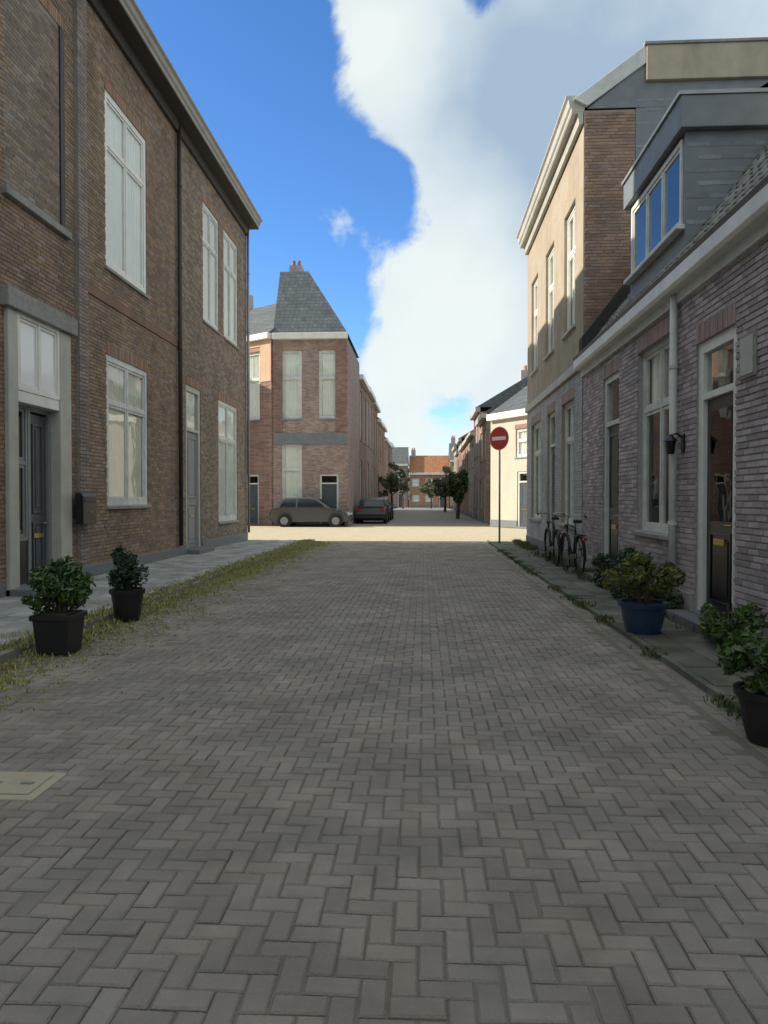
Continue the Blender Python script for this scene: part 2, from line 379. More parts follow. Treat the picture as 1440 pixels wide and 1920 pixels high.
def window(root, u0, u1, v0, v1, cols=1, splits=(.7,), fw=.07, m='white', curtain=None, sill='stone', y=.07, glass='glass', sash=None, cdrop=1.0, sill_out=.06, blind=False):
    """window > sash bars, panes, sill, curtain"""
    ux = u0; w = u1 - u0; h = v1 - v0
    mb = MB(); d = .08
    mb.box(0, fw, 0, d, 0, h); mb.box(w - fw, w, 0, d, 0, h); mb.box(fw, w - fw, 0, d, 0, fw); mb.box(fw, w - fw, 0, d, h - fw, h)
    vs = [fw] + [fw + s * (h - 2 * fw) for s in splits] + [h - fw]
    us = [fw + (w - 2 * fw) * k / cols for k in range(cols + 1)]
    b = .03
    for s in vs[1:-1]: mb.box(fw, w - fw, .005, d - .005, s - b, s + b)
    o = mb.build('window', M[m], root); o.location = (u0, y, v0)
    sb = MB(); e = .045
    for i in range(cols):
        for k in range(len(vs) - 1):
            a, c = us[i] + (b * .7 if i else 0), us[i + 1] - (b * .7 if i < cols - 1 else 0)
            p, q = vs[k] + (b if k else 0), vs[k + 1] - (b if k < len(vs) - 2 else 0)
            a += .003; c -= .003; p += .003; q -= .003
            sb.box(a, a + e, .018, .06, p, q); sb.box(c - e, c, .018, .06, p, q); sb.box(a + e, c - e, .018, .06, p, p + e); sb.box(a + e, c - e, .018, .06, q - e, q)
            MB().box(a + e, c - e, .036, .042, p + e, q - e).build('pane', M[glass], o)
    if cols > 1:
        for i in range(1, cols): sb.box(us[i] - b * .7, us[i] + b * .7, .006, d - .006, fw, h - fw)
    sb.build('sash', M[sash or m], o)
    if sill:
        MB().prism([(-y - sill_out, -.075), (.02, -.075), (.02, -.003), (-y - .0, -.003), (-y - sill_out, -.02)], 0, -.06, w + .06).build('sill', M[sill], o, bevel=.006)
    if curtain and blind:
        for k in range(cols):
            xa, xb = us[k] + .05, us[k + 1] - .05
            cb = MB(); n = 30; zb, zt = fw + .05, h - fw - .01; prev = None; ph = random.uniform(0, 6)
            for q in range(n + 1):
                x = xa + (xb - xa) * q / n; yy = .058 + .007 * math.sin(q * 2.1 + ph) + .005 * math.sin(q * .7 + ph * 2)
                if prev: cb.quad((prev[0], prev[1], zb), (x, yy, zb), (x, yy + .004 * math.sin(q), zt), (prev[0], prev[1] + .004 * math.sin(q - 1), zt))
                prev = (x, yy)
            cb.build('curtain', M[curtain], o, smooth=True)
    elif curtain:
        cb = MB(); n = 40; zt = h - fw; zb = fw + (h - 2 * fw) * (1 - cdrop)
        row = []
        for k in range(n + 1):
            x = fw * .6 + (w - 1.2 * fw) * k / n; yy = .1 + .022 * math.sin(k * 1.9) + .012 * math.sin(k * .8 + 1)
            row.append((x, yy))
        for (xa, ya), (xb, yb) in zip(row, row[1:]): cb.quad((xa, ya, zb), (xb, yb, zb), (xb, yb, zt), (xa, ya, zt))
        cb.build('curtain', M[curtain], o, smooth=True)
    return o

def door(root, u0, u1, v0, v1, leaf='door_grey', frame='white', transom=.6, fw=.1, y=.06, glazed=False, tcurtain=None):
    w = u1 - u0; h = v1 - v0; ht = h - transom if transom else h - fw
    leafw = w - 2 * fw
    mb = MB(); mb.box(fw + .004, w - fw - .004, .04, .085, .02, ht - .03)
    o = None
    # raised mouldings round the panels
    lw0, lw1 = fw + .12, w - fw - .12
    pan = [(.14, ht * .38), (ht * .43, ht - .17)]
    if glazed: pan = pan[:1]
    for p, q in pan:
        for a, b, c, d in ((lw0, lw1, p, p + .035), (lw0, lw1, q - .035, q), (lw0, lw0 + .035, p + .035, q - .035), (lw1 - .035, lw1, p + .035, q - .035)): mb.box(a, b, .022, .04, c, d)
        mb.box(lw0 + .09, lw1 - .09, .028, .04, p + .09, q - .09)
    o = mb.build('door', M[leaf], root, bevel=.004); o.location = (u0, y, v0)
    f = MB().box(0, fw, -.01, .1, 0, h).box(w - fw, w, -.01, .1, 0, h).box(fw, w - fw, -.01, .1, h - fw, h)
    if transom: f.box(fw, w - fw, -.008, .1, ht - .03, ht + .045)
    f.build('frame', M[frame], o, bevel=.006)
    if transom:
        MB().box(fw, w - fw, .04, .046, ht + .045, h - fw).build('pane', M['glass'], o)
        if tcurtain: MB().box(fw, w - fw, .09, .095, ht + .045, h - fw).build('blind', M[tcurtain], o)
    if glazed:
        MB().box(lw0, lw1, .03, .0385, ht * .43, ht - .17).build('pane', M['glass_dark'], o)
    MB().tube([(w - fw - .07, .035, 1.0), (w - fw - .07, -.015, 1.0), (w - fw - .18, -.015, 1.0)], .011).build('handle', M['brass'], o, smooth=True)
    MB().box(w / 2 - .14, w / 2 + .14, .012, .04, .78, .85).build('letter_slot', M['brass'], o, bevel=.004)
    MB().box(0, w, -.12, .12, -.001 - v0 if v0 > .03 else -.03, 0.015).build('threshold', M['bluestone'], o)
    return o

def gutter_box(root, w, z, out=.5, h=.25, m='eavepaint', soffit='soffit', u0=0, y0=0, name='cornice'):
    mb = MB(); y = y0
    mb.prism([(y, z - .02), (y - out + .06, z - .02), (y - out + .06, z + .05), (y - out + .02, z + .09), (y - out, z + h - .08), (y - out - .05, z + h - .04), (y - out - .05, z + h), (y + .1, z + h)], 0, u0, u0 + w)
    o = mb.build(name, M[m], root, bevel=.006)
    MB().box(u0, u0 + w, y - out + .07, y - .013, z - .05, z - .021).build('soffit', M[soffit], o)
    MB().prism([(y - .013, z - .25), (y - .09, z - .25), (y - .12, z - .05), (y - .013, z - .05)], 0, u0, u0 + w).build('bed_moulding', M[soffit], o)
    return o
def downpipe(root, u, z0, z1, y=-.09, m='zinc', r=.045):
    o = MB().tube([(u, y, z0), (u, y, z1)], r, 12).build('downpipe', M[m], root, smooth=True)
    k = z0 + .8
    while k < z1:
        MB().lathe([(r, -.02), (r + .012, -.02), (r + .012, .02), (r, .02)], 12, (u, y, k)).build('clamp', M[m], o); k += 1.9
    return o


# ================================================================== THE GROUND
g = MB().quad((-700, -300, -.09), (700, -300, -.09), (700, 1500, -.09), (-700, 1500, -.09)).build('ground', M['earth'], None, 'structure')
XL, XR = -5.8, 3.1                       # house fronts
KL, KR = -3.62, 2.06                     # road edges
road = None
def paver_mesh(l, w, m, h=.06):
    q = MB(); a, b, e = l / 2 - .003, w / 2 - .003, .006
    q.v = [(-a, -b, -h), (a, -b, -h), (a, b, -h), (-a, b, -h), (-a, -b, -e), (a, -b, -e), (a, b, -e), (-a, b, -e), (-a + e, -b + e, 0), (a - e, -b + e, 0), (a - e, b - e, 0), (-a + e, b - e, 0)]
    for k in range(4):
        k2 = (k + 1) % 4; q.f.append((k, k2, 4 + k2, 4 + k)); q.f.append((4 + k, 4 + k2, 8 + k2, 8 + k))
    q.f.append((8, 9, 10, 11)); return q
def road_z(x, y):
    return .012 * mnoise.noise(Vector((x * .35, y * .35, 0))) + .006 * mnoise.noise(Vector((x * 1.3, y * 1.3, 4))) - .012
gm = MB(); nxg, nyg = 50, 240
for b in range(nyg + 1):
    for a in range(nxg + 1):
        x = KL - .1 + (KR - KL + .2) * a / nxg; yy = -6 + 30.2 * b / nyg
        gm.v.append((x, yy, road_z(x, yy) - .0095 + .003 * mnoise.noise(Vector((x * 4, yy * 4, 9)))))
for b in range(nyg):
    for a in range(nxg): k = b * (nxg + 1) + a; gm.f.append((k, k + 1, k + nxg + 2, k + nxg + 1))
road = gm.build('road', M['joint'], None, 'structure', raw=True); road.data.polygons.foreach_set('use_smooth', [True] * len(road.data.polygons))
def lay(parent, spots, l, w, m, name, single=300, h=.06, jig=.003, tilt=.012, seed=3):
    """spots (x, y, angle); the `single` nearest in view are objects, the others one mesh"""
    rng = random.Random(seed); base = paver_mesh(l, w, m, h); me = base.mesh(name, m)
    def key(s):
        d = math.hypot(s[0], s[1]); vis = s[1] > 1.75 and -.60 * s[1] - .1 < s[0] < .50 * s[1] + .1
        return (0 if vis else 1, d)
    spots = sorted(spots, key=key); mb = MB()
    for i, (x, y, a, z) in enumerate(spots):
        z += rng.uniform(-jig, jig) - (.0025 if rng.random() < .08 else 0); rx, ry = rng.gauss(0, tilt), rng.gauss(0, tilt * 1.2); a2 = a + rng.gauss(0, .008)
        x += rng.uniform(-.0015, .0015); y += rng.uniform(-.0015, .0015)
        if i < single: link(name, me, parent, (x, y, z), (rx, ry, a2))
        else:
            T = Matrix.Translation((x, y, z)) @ Matrix.Rotation(a2, 4, 'Z') @ Matrix.Rotation(rx, 4, 'X') @ Matrix.Rotation(ry, 4, 'Y')
            o = len(mb.v); mb.v += [tuple(T @ Vector(v)) for v in base.v]; mb.f += [tuple(o + k for k in f) for f in base.f]
    if mb.v: mb.build(name + '_paving', m, parent, 'stuff', raw=True)
sp = []
U = .083
nx = int((KR - KL) / U); ox = KL + .2
for ix in range(0, int((KR - KL - .4) / U)):
    for iy in range(-18, int(24.1 / U)):
        t = (ix - iy) % 4; x = ox + ix * U; y = iy * U
        if t == 0 and ix + 1 < int((KR - KL - .4) / U): sp.append((x + U, y + U / 2, 0, road_z(x, y)))
        elif t == 3: sp.append((x + U / 2, y + U, PI / 2, road_z(x, y)))
for y in [k * .168 for k in range(-11, 144)]:   # stretcher courses along both edges
    for x in (KL + .06, KL + .145): sp.append((x, y + (.1 if x > KL + .1 else 0), PI / 2, road_z(x, y) - .006))
    for x in (KR - .06, KR - .145): sp.append((x, y + (.1 if x > KR - .1 else 0), PI / 2, road_z(x, y) - .006))
lay(road, sp, .166, .083, M['paver'], 'paving_brick')

# left pavement: slabs behind a kerb
pl = MB().quad((XL - .2, -6, -.02), (KL, -6, -.02), (KL, 24.2, -.02), (XL - .2, 24.2, -.02)).build('pavement_left', M['joint'], None, 'structure')
sp = []
T = .3
for iy in range(10, 81):
    for ix in range(7):
        x = KL - .28 - ix * T - T / 2
        if x - T / 2 < XL - .25: continue
        sp.append((x, iy * T + (T / 2 if ix % 2 else 0), 0, .045 + .008 * mnoise.noise(Vector((x, iy * .3, 2)))))
lay(pl, sp, T, T, M['slab'], 'slab', h=.05, jig=.003, tilt=.01, seed=5)
kb = MB().box(-.06, .06, -.495, .495, -.1, .055); kb.v = [(x - (math.copysign(.012, x) if z > 0 else 0), y, z) for x, y, z in kb.v]; kme = kb.mesh('kerb_stone', M['kerb'])
for k in range(4, 25): link('kerb_stone', kme, pl, (KL - .06, k + random.uniform(-.002, .002), random.uniform(-.004, .004)), (0, random.gauss(0, .012), random.gauss(0, .004)))
# right pavement
pr = MB().quad((KR, -6, -.02), (XR + .2, -6, -.02), (XR + .2, 24.2, -.02), (KR, 24.2, -.02)).build('pavement_right', M['joint'], None, 'structure')
sp = []
for iy in range(6, 81):
    for ix in range(4):
        x = KR + .08 + ix * T + T / 2
        if x > XR + .1: continue
        sp.append((x, iy * T + (T / 2 if ix % 2 else 0), 0, .02 + .008 * mnoise.noise(Vector((x, iy * .3, 2)))))
lay(pr, sp, T, T, M['slab_moss_shade'], 'slab', h=.05, jig=.004, tilt=.014, seed=6)
kb = MB().box(-.03, .03, -.495, .495, -.1, .03); kme2 = kb.mesh('kerb_stone', M['slab_moss_shade'])
for k in range(2, 25): link('kerb_stone', kme2, pr, (KR + .035, k, random.uniform(-.004, .004)), (0, random.gauss(0, .02), random.gauss(0, .004)))
# one pale patch: concrete cover let into the bricks at the lower edge of the road
cov_o = thing('utility_cover', 'small pale square utility cover set in the brick road', 'cover', (-2.02, 3.5, -.002))
MB().box(-.2, .2, -.17, .17, -.06, 0).build('frame', M['tan'], cov_o, bevel=.004)
MB().box(-.15, .15, -.12, .12, .0005, .007).build('lid', M['tan'], cov_o, bevel=.004)
for sx in (-.08, .08): MB().box(sx - .03, sx + .03, -.012, .012, .0075, .012).build('lifting_bar', M['zinc'], cov_o)

# crossing street, sunlit
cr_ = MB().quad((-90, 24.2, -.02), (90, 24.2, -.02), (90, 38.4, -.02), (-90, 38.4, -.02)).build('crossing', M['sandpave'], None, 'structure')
me = MB().box(-.07, .07, -.495, .495, -.06, .015).mesh('edge_stone', M['kerb'])
for k in range(-8, 6): link('edge_stone', me, cr_, (k + .3, 24.27, -.012), (0, 0, PI / 2))
far_road = MB().quad((-4.1, 38.4, -.016), (3.6, 38.4, -.016), (3.6, 120, -.016), (-4.1, 120, -.016)).build('road_beyond', M['paver_far'], None, 'structure')

# weeds: along the left kerb, at the feet of the right-hand fronts, in the joints
def blades(name, spots, m, parent=None, hmin=.03, hmax=.12, seed=1, n=5):
    rng = random.Random(seed); mb = MB()
    for x, y, z, s in spots:
        for k in range(n):
            a = rng.uniform(0, 2 * PI); h = rng.uniform(hmin, hmax) * s; w = rng.uniform(.003, .008); lx, ly = math.cos(a), math.sin(a); b = h * rng.uniform(.2, .9)
            px, py = x + rng.gauss(0, .02), y + rng.gauss(0, .02)
            i = len(mb.v)
            mb.v += [(px - ly * w, py + lx * w, z), (px + ly * w, py - lx * w, z), (px + lx * b * .45 + ly * w * .8, py + ly * b * .45 - lx * w * .8, z + h * .65), (px + lx * b * .45 - ly * w * .8, py + ly * b * .45 + lx * w * .8, z + h * .65), (px + lx * b, py + ly * b, z + h)]
            mb.f += [(i, i + 1, i + 2, i + 3), (i + 3, i + 2, i + 4)]
    return mb.build(name, m, None, 'stuff', raw=True)
rng = random.Random(11)
sp = []
while len(sp) < 6000:
    y = rng.uniform(4.5, 24.1); c = mnoise.noise(Vector((y * .9, 3, 0))) + mnoise.noise(Vector((y * 3, 7, 0))) * .6
    wdt = .17 + .14 * max(0, c)
    x = KL + rng.gauss(.03, wdt)
    if c < -.35 or abs(x - KL) > .5: continue
    sp.append((x, y, -.01 if x > KL else .045, .55 + .45 * max(0, c)))
for k in range(5200):
    yy = rng.uniform(3.2, 24.1); c = mnoise.noise(Vector((yy * .7, 13, 0)))
    x = KL + abs(rng.gauss(0, .42)); sp.append((x, yy, -.014, .3 + .25 * max(0, c)))
blades('grass', sp, M['weed'], hmin=.02, hmax=.09, seed=2)
sp = []
while len(sp) < 2600:
    y = rng.uniform(3.2, 24); c = mnoise.noise(Vector((y * .8, 9, 0))) + .5 * mnoise.noise(Vector((y * 2.6, 5, 0)))
    x = XR - abs(rng.gauss(0, .14)) - .02
    if c < -.2: continue
    sp.append((x, y, .02, .7 + .8 * max(0, c)))
for k in range(1800):
    y = rng.uniform(3, 20); c = mnoise.noise(Vector((y * 1.7, 21, 0)))
    if c > .05: sp.append((KR + rng.gauss(.0, .05), y, .0, .35 + .5 * c))
blades('weeds', sp, M['moss'], hmin=.03, hmax=.16, seed=3)

# ================================================================== LEFT ROW
ROW_L = PI / 2
E_L = 10.2                                # underside of the cornice
# --- house A (up to d = 12.4)
A0 = 5.0
hA = thing('brick_house', 'tall brown brick house with a blue grey door under a bright white transom', 'house', (XL, A0, 0), ROW_L, 'tall brick houses in the row')
wA = 12.4 - A0
opA = [(10.2 - A0, 11.77 - A0, .02, 4.05), (6.2 - A0, 8.4 - A0, 1.1, 4.0), (6.3 - A0, 8.3 - A0, 5.7, 9.0)]
house_body(hA, wA, E_L, 9, opA, M['mortar'], floors=(4.7, 9.9))
niche = (10.0 - A0, 11.7 - A0, 5.72, 8.9)
bl = brick_list(0.0, wA - .35, .25, E_L - .02, [(a, b, c, d + (.21 if c > 1 else 0)) for a, b, c, d in opA] + [(niche[0], niche[1], niche[2], niche[3] + .21)])
bricks(hA, bl, M['brick_brown'])
# blind window: bricked up flush behind the face, with a stone sill under it
def nmap(mb, a, b, c, d, p): mb.box(a, b, -.004 - p * .2, .004, c, d)
bn = MB()
for a, b, c, d in brick_list(niche[0] + .01, niche[1] - .14, niche[2] + .01, niche[3], []): bn.box(a, b, -.005, .004, c, d)
bn.build('blind_window', M['brick_grey'], hA, 'stuff', raw=True)
MB().box(niche[1] - .13, niche[1], -.03, .004, niche[2], niche[3]).build('reveal_shade', M['soffit'], hA)  # dark strip painting in the shade of the window reveal
soldier(hA, niche[0], niche[1], niche[3])
MB().box(niche[0] - .08, niche[1] + .1, -.09, .004, 5.6, 5.715).build('sill', M['stone'], hA, bevel=.008)
for o in opA[1:]: soldier(hA, o[0], o[1], o[3])
window(hA, *opA[1], cols=2, splits=(.68,), curtain='curtain', m='oldwhite'); window(hA, *opA[2], cols=2, splits=(.68,), curtain='curtain', m='oldwhite')
# entrance: white transom, dark sidelight, door, pale frame post
u = lambda d: d - A0
dA = door(hA, u(10.73), u(11.41), .02, 2.78, 'door_grey', 'greypaint', transom=.0, fw=.07, y=.1)
sl = window(hA, u(10.2), u(10.73), .78, 2.78, splits=(.58,), m='greypaint', glass='glass_dark', sill=None, y=.1, fw=.05)
MB().box(u(10.2), u(10.73), .11, .17, .02, .78).build('panel', M['door_black'], hA, bevel=.006)
tr = window(hA, u(10.2), u(11.41), 2.95, 4.05, cols=2, splits=(), m='white', sill=None, y=-.06, fw=.06, glass='frosted')
MB().box(u(10.17), u(11.41), -.05, .15, 2.78, 2.95).build('transom_beam', M['white'], hA, bevel=.01)
MB().box(u(11.41), u(11.77), -.07, .16, .02, 4.05).build('door_post', M['offwhite'], hA, bevel=.012)
MB().box(u(11.38), u(11.8), -.1, .16, .02, .35).build('post_base', M['bluestone'], hA, bevel=.012)
MB().box(u(9.95), u(10.2), -.07, .004, .02, 4.05).build('door_post', M['offwhite'], hA, bevel=.012)
MB().box(u(9.85), u(11.87), -.14, .004, 4.05, 4.32).build('door_head', M['stone'], hA, bevel=.015)
MB().box(u(9.95), u(11.8), -.42, .2, .02, .14).build('doorstep', M['bluestone'], hA, bevel=.012)
# pilaster at the party line in paler brick
pm = MB(); k = 0; v = .25
while v < E_L - .06:
    for a, b in (((0, .21), (.221, .33)) if k % 2 else ((0, .105), (.116, .33))): pm.box(wA - .34 + a, wA - .34 + b, -.075, .004, v, v + .0525)
    v += .0635; k += 1
pm.build('pilaster', M['brick_pink'], hA, 'stuff', raw=True)
MB().box(wA - .345, wA - .002, -.062, .003, .25, E_L).build('pilaster_core', M['mortar'], hA)
MB().box(0, u(9.85), -.04, .004, .0, .25).build('plinth', M['bluestone'], hA, bevel=.01); MB().box(u(11.81), wA, -.1, .004, 0, .25).build('plinth', M['bluestone'], hA, bevel=.01)
gutter_box(hA, wA + .0, E_L)
rf = MB().prism([(-.15, E_L + .36), (4.4, E_L + 3.9), (9, E_L + .36)], 0, 0, wA).build('roof', M['tile_far'], hA)
# the next house of the row, beside the viewer
hZ = thing('brick_house', 'brown brick house next to the transom door house, mostly out of the picture', 'house', (XL, -7.5, 0), ROW_L, 'tall brick houses in the row')
opZ = [(1 + k * 3.1, 2.7 + k * 3.1, z, z + 3.0) for k in range(4) for z in (1.1, 5.8)]
house_body(hZ, 12.48, E_L, 9, opZ, M['brick_brown'], floors=(4.7, 9.9))
for o in opZ: window(hZ, *o, cols=2, curtain='curtain', m='oldwhite')
gutter_box(hZ, 12.48, E_L)
MB().box(0, 12.48, .1, 9, E_L + .25, E_L + .36).build('roof', M['tile_far'], hZ)
# --- house B 12.4 - 17.2
B0 = 12.4; wB = 4.8
hB = thing('brick_house', 'brown brick house with tall white curtained windows one above the other', 'house', (XL, B0, 0), ROW_L, 'tall brick houses in the row')
u = lambda d: d - B0
opB = [(u(13.25), u(15.25), 1.28, 4.05), (u(13.25), u(15.25), 5.65, 8.85)]
house_body(hB, wB, E_L, 9, opB, M['mortar'], floors=(4.7, 9.9))
op2 = [(a, b, c, d + .21) for a, b, c, d in opB]
bricks(hB, brick_list(0, wB, .25, E_L - .02, op2), M['brick_brown'])
for o in opB: soldier(hB, o[0], o[1], o[3])
window(hB, *opB[0], cols=2, splits=(.7,), curtain='curtain_beige', m='oldwhite', fw=.11, y=.005, blind=True, cdrop=1)
window(hB, *opB[1], cols=2, splits=(.72,), curtain='curtain', m='white', fw=.11, y=.005, blind=True)
MB().box(0, wB, -.04, .004, 0, .25).build('plinth', M['bluestone'], hB, bevel=.01)
MB().box(0, wB, -.035, .004, 4.95, 5.12).build('string_course', M['brick_orange'], hB, bevel=.006)
gutter_box(hB, wB, E_L)
MB().box(0, wB, .1, 9, E_L + .3, E_L + .36).build('roof', M['bitumen'], hB)
downpipe(hB, wB - .08, .3, E_L - .05, m='soffit', r=.05)
wc = thing('letter_box', 'black metal letter box on the brick pilaster beside the entrance post', 'letter box', (XL, 11.8, .98), ROW_L)
MB().prism([(-.24, 0), (-.103, 0), (-.103, .52), (-.2, .52), (-.24, .46)], 0, 0, .5).build('case', M['blackmetal'], wc, bevel=.01)
MB().box(.05, .45, -.248, -.2405, .36, .42).build('flap', M['black'], wc, bevel=.003)
MB().lathe([(.014, -.006), (.014, .006)], 10, (.25, -.247, .2), 'y').build('lock', M['steel'], wc)
# --- house C 17.2 - 24
C0 = 17.2; wC = 6.75
hC = thing('brick_house', 'brown brick corner house with pale grey door and upper windows beside the sunlit crossing', 'house', (XL, C0, 0), ROW_L, 'tall brick houses in the row')
u = lambda d: d - C0
opC = [(u(17.75), u(18.95), .15, 4.2), (u(20.6), u(22.7), .75, 4.2), (u(19.2), u(20.7), 6.1, 9.2), (u(21.2), u(22.8), 6.1, 9.2)]
house_body(hC, wC, E_L, 9, opC, M['mortar'], floors=(4.9, 9.9))
bricks(hC, brick_list(0, wC, .3, E_L - .02, [(a, b, c, d + .21) for a, b, c, d in opC]), M['brick_grey'])
def endmap(mb, a, b, c, d, p): mb.box(wC - .002, wC + p, a, b, c, d)
bricks(hC, brick_list(0, 4, .3, E_L - .02, []), M['brick_grey'], endmap)
for o in opC: soldier(hC, o[0], o[1], o[3])
door(hC, *opC[0], 'greypaint', 'offwhite', transom=1.1, fw=.14, tcurtain='curtain', y=.02)
window(hC, *opC[1], cols=2, splits=(.7,), curtain='curtain', m='oldwhite', fw=.1, y=.01, blind=True)
for o in opC[2:]: window(hC, *o, cols=2, splits=(.7,), curtain='curtain_beige', m='oldwhite', fw=.1, y=.01, blind=True)
MB().box(0, u(17.7), -.04, .004, 0, .3).build('plinth', M['bluestone'], hC, bevel=.01); MB().box(u(19.0), wC, -.04, .004, 0, .3).build('plinth', M['bluestone'], hC, bevel=.01)
MB().box(u(17.7), u(19.0), -.35, .004, 0, .15).build('doorstep', M['bluestone'], hC, bevel=.01)
gutter_box(hC, wC, E_L)
MB().box(0, wC, .1, 9, E_L + .3, E_L + .36).build('roof', M['bitumen'], hC)
downpipe(hC, wC - .1, .3, E_L - .05, m='zinc')

# ================================================================== RIGHT ROW
ROW_R = -PI / 2
GZ = 3.88                                   # gutter underside
def pantile_mesh(w=.235, l=.34):
    q = MB(); n = 7; prof = []
    for k in range(n + 1):
        t = k / n; prof.append((t * w, .028 * math.sin(t * 2 * PI - .4) + .016))
    for x, z in prof: q.v += [(x, 0, z), (x, l, z + .012 - .012), (x, 0, z - .02)]
    for k in range(n):
        a, b = 3 * k, 3 * k + 3
        q.f += [(a, b, b + 1, a + 1), (a + 2, b + 2, b, a)]
    return q.mesh('roof_tile', M['tile'], True)
TILE = pantile_mesh()
def tiled_slope(root, u0, u1, y0, z0, ang, length, m, skip=None, single=300, keyf=None):
    """pantiles on a slope that starts at (y0, z0) and climbs into the house"""
    base = TILE
    bv = [v.co.copy() for v in base.vertices]; bf = [tuple(p.vertices) for p in base.polygons]
    spots = []
    nr = int(length / .28); nc = int((u1 - u0) / .205)
    for r in range(nr):
        for c in range(nc):
            x = u0 + c * .205; s = r * .28
            if skip and skip(x + .1, s + .14): continue
            spots.append((x, s, r))
    if keyf: spots.sort(key=keyf)
    mb = MB(); rg = random.Random(4)
    for i, (x, s, r) in enumerate(spots):
        y = y0 + s * math.cos(ang); z = z0 + s * math.sin(ang) + .03
        rx = ang - .09 + rg.gauss(0, .008); rz = rg.gauss(0, .008)
        if i < single: link('roof_tile', base, root, (x, y, z), (rx, 0, rz))
        else:
            T = Matrix.Translation((x, y, z)) @ Matrix.Rotation(rz, 4, 'Z') @ Matrix.Rotation(rx, 4, 'X'); o = len(mb.v)
            mb.v += [tuple(T @ v) for v in bv]; mb.f += [tuple(o + k for k in f) for f in bf]
    if mb.v:
        o = mb.build('roof_tiles', M['tile'], root, 'stuff', raw=True); o.data.polygons.foreach_set('use_smooth', [True] * len(o.data.polygons))
    return
SL = R(52)
def low_house(label, d0, d1, ops, brickm, single=None):
    w = d1 - d0
    h = thing('brick_cottage', label, 'house', (XR, d1, 0), ROW_R, 'low brick cottages with tiled roofs')
    lo = [(d1 - b, d1 - a, c, d) for a, b, c, d in ops]
    house_body(h, w, GZ, 8, lo, M['mortar_dark'], floors=())
    bricks(h, brick_list(0, w, .3, GZ - .02, [(a, b, c, d + .21) for a, b, c, d in lo]), M[brickm], single=single)
    for o in lo: soldier(h, o[0], o[1], o[3], m='lintel_dull')
    ly = 3.1; MB().prism([(.05, GZ + .17), (.05 + ly, GZ + .17 + ly * math.tan(SL)), (8, GZ + .17 + ly * math.tan(SL)), (8, GZ)], 0, 0.02, w - .02).build('roof', M['bitumen'], h)
    # white fronted box gutter with a dark zinc trough
    gb = MB().prism([(-.013, GZ), (-.17, GZ), (-.2, GZ + .04), (-.2, GZ + .19), (-.013, GZ + .19)], 0, 0, w).build('gutter', M['white'], h, bevel=.006)
    MB().prism([(-.012, GZ + .1905), (-.19, GZ + .1905), (-.22, GZ + .24), (-.21, GZ + .24), (-.17, GZ + .2), (-.012, GZ + .23)], 0, 0, w).build('trough', M['lead'], gb)
    MB().box(0, w, -.06, -.012, GZ - .12, GZ - .001).build('frieze', M['oldwhite'], gb)
    return h, lo
opD = [(7.55, 8.62, .12, 3.15), (4.6, 6.3, .9, 3.1)]
hD, lo = low_house('low brick cottage with a black door in a white frame', 3.6, 9.1, opD, 'brick_red', single=lambda b: (0 if 9.1 - b[1] > 6.45 else 1, 9.1 - (b[0] + b[1]) / 2))
door(hD, *lo[0], 'door_black', 'white', transom=.62, fw=.13, y=.03, tcurtain=None, glazed=True)
window(hD, *lo[1], cols=2, splits=(.7,), curtain='curtain', m='white')
MB().box(lo[0][0] - .08, lo[0][1] + .08, -.3, .2, 0, .12).build('doorstep', M['bluestone'], hD, bevel=.01)
MB().box(0, lo[0][0] - .08, -.03, .004, 0, .3).build('plinth', M['mortar_dark'], hD); MB().box(lo[0][1] + .08, 5.5, -.03, .004, 0, .3).build('plinth', M['mortar_dark'], hD)
tiled_slope(hD, 0.02, 5.3, -.1, GZ + .2, SL, 4.0, 'tile', keyf=lambda s: (s[0] + .35 * s[1]))
opE = [(9.35, 10.95, .95, 3.5), (11.95, 13.0, .12, 3.45)]
hE, lo = low_house('low brick cottage under a wide dark roof dormer', 9.1, 14.62, opE, 'brick_red')
window(hE, *lo[0], cols=2, splits=(.68,), curtain='curtain', m='oldwhite', cdrop=.32)
door(hE, *lo[1], 'door_green', 'oldwhite', transom=.8, fw=.1, y=.03)
MB().box(lo[1][0] - .08, lo[1][1] + .08, -.3, .2, 0, .12).build('doorstep', M['bluestone'], hE, bevel=.01)
MB().box(0, lo[1][0] - .08, -.03, .004, 0, .3).build('plinth', M['mortar_dark'], hE); MB().box(lo[1][1] + .08, 5.52, -.03, .004, 0, .3).build('plinth', M['mortar_dark'], hE)
# the dormer on E: d 10.1 - 12.6, front plane .3 in
dz0, dz1 = 5.05, 6.27; u0, u1 = 14.62 - 12.7, 14.62 - 10.1
tiled_slope(hE, 0.02, 5.5, -.1, GZ + .2, SL, 4.0, 'tile', skip=lambda x, s: u0 - .05 < x < u1 + .02 and s * math.sin(SL) > .62, keyf=lambda s: -s[0])
ys = .36
dm = MB(); dm.prism([(ys, GZ + .2 + .35), (ys, dz1), (3.4, dz1), (3.4, GZ + .3 + 3.4 * math.tan(SL) * .9)], 0, u1 - .08, u1)
dm.prism([(ys, GZ + .2 + .35), (ys, dz1), (3.4, dz1), (3.4, GZ + .3 + 3.4 * math.tan(SL) * .9)], 0, u0, u0 + .08)
dm.box(u0 + .08, u1 - .08, ys, ys + .1, dz0 - .35, dz0); dm.box(u0 + .08, u1 - .08, 3.3, 3.4, dz0, dz1)
D = dm.build('dormer', M['lead'], hE)
wd = window(D, u0 + .1, u1 - .1, dz0 + .01, dz1 - .05, cols=3, splits=(), m='oldwhite', y=ys - .02, sill=None, fw=.07)
MB().box(u0 - .1, u1 + .12, ys - .1, 3.6, dz1 + .001, dz1 + .42).build('roof_edge', M['lead'], D, bevel=.012)
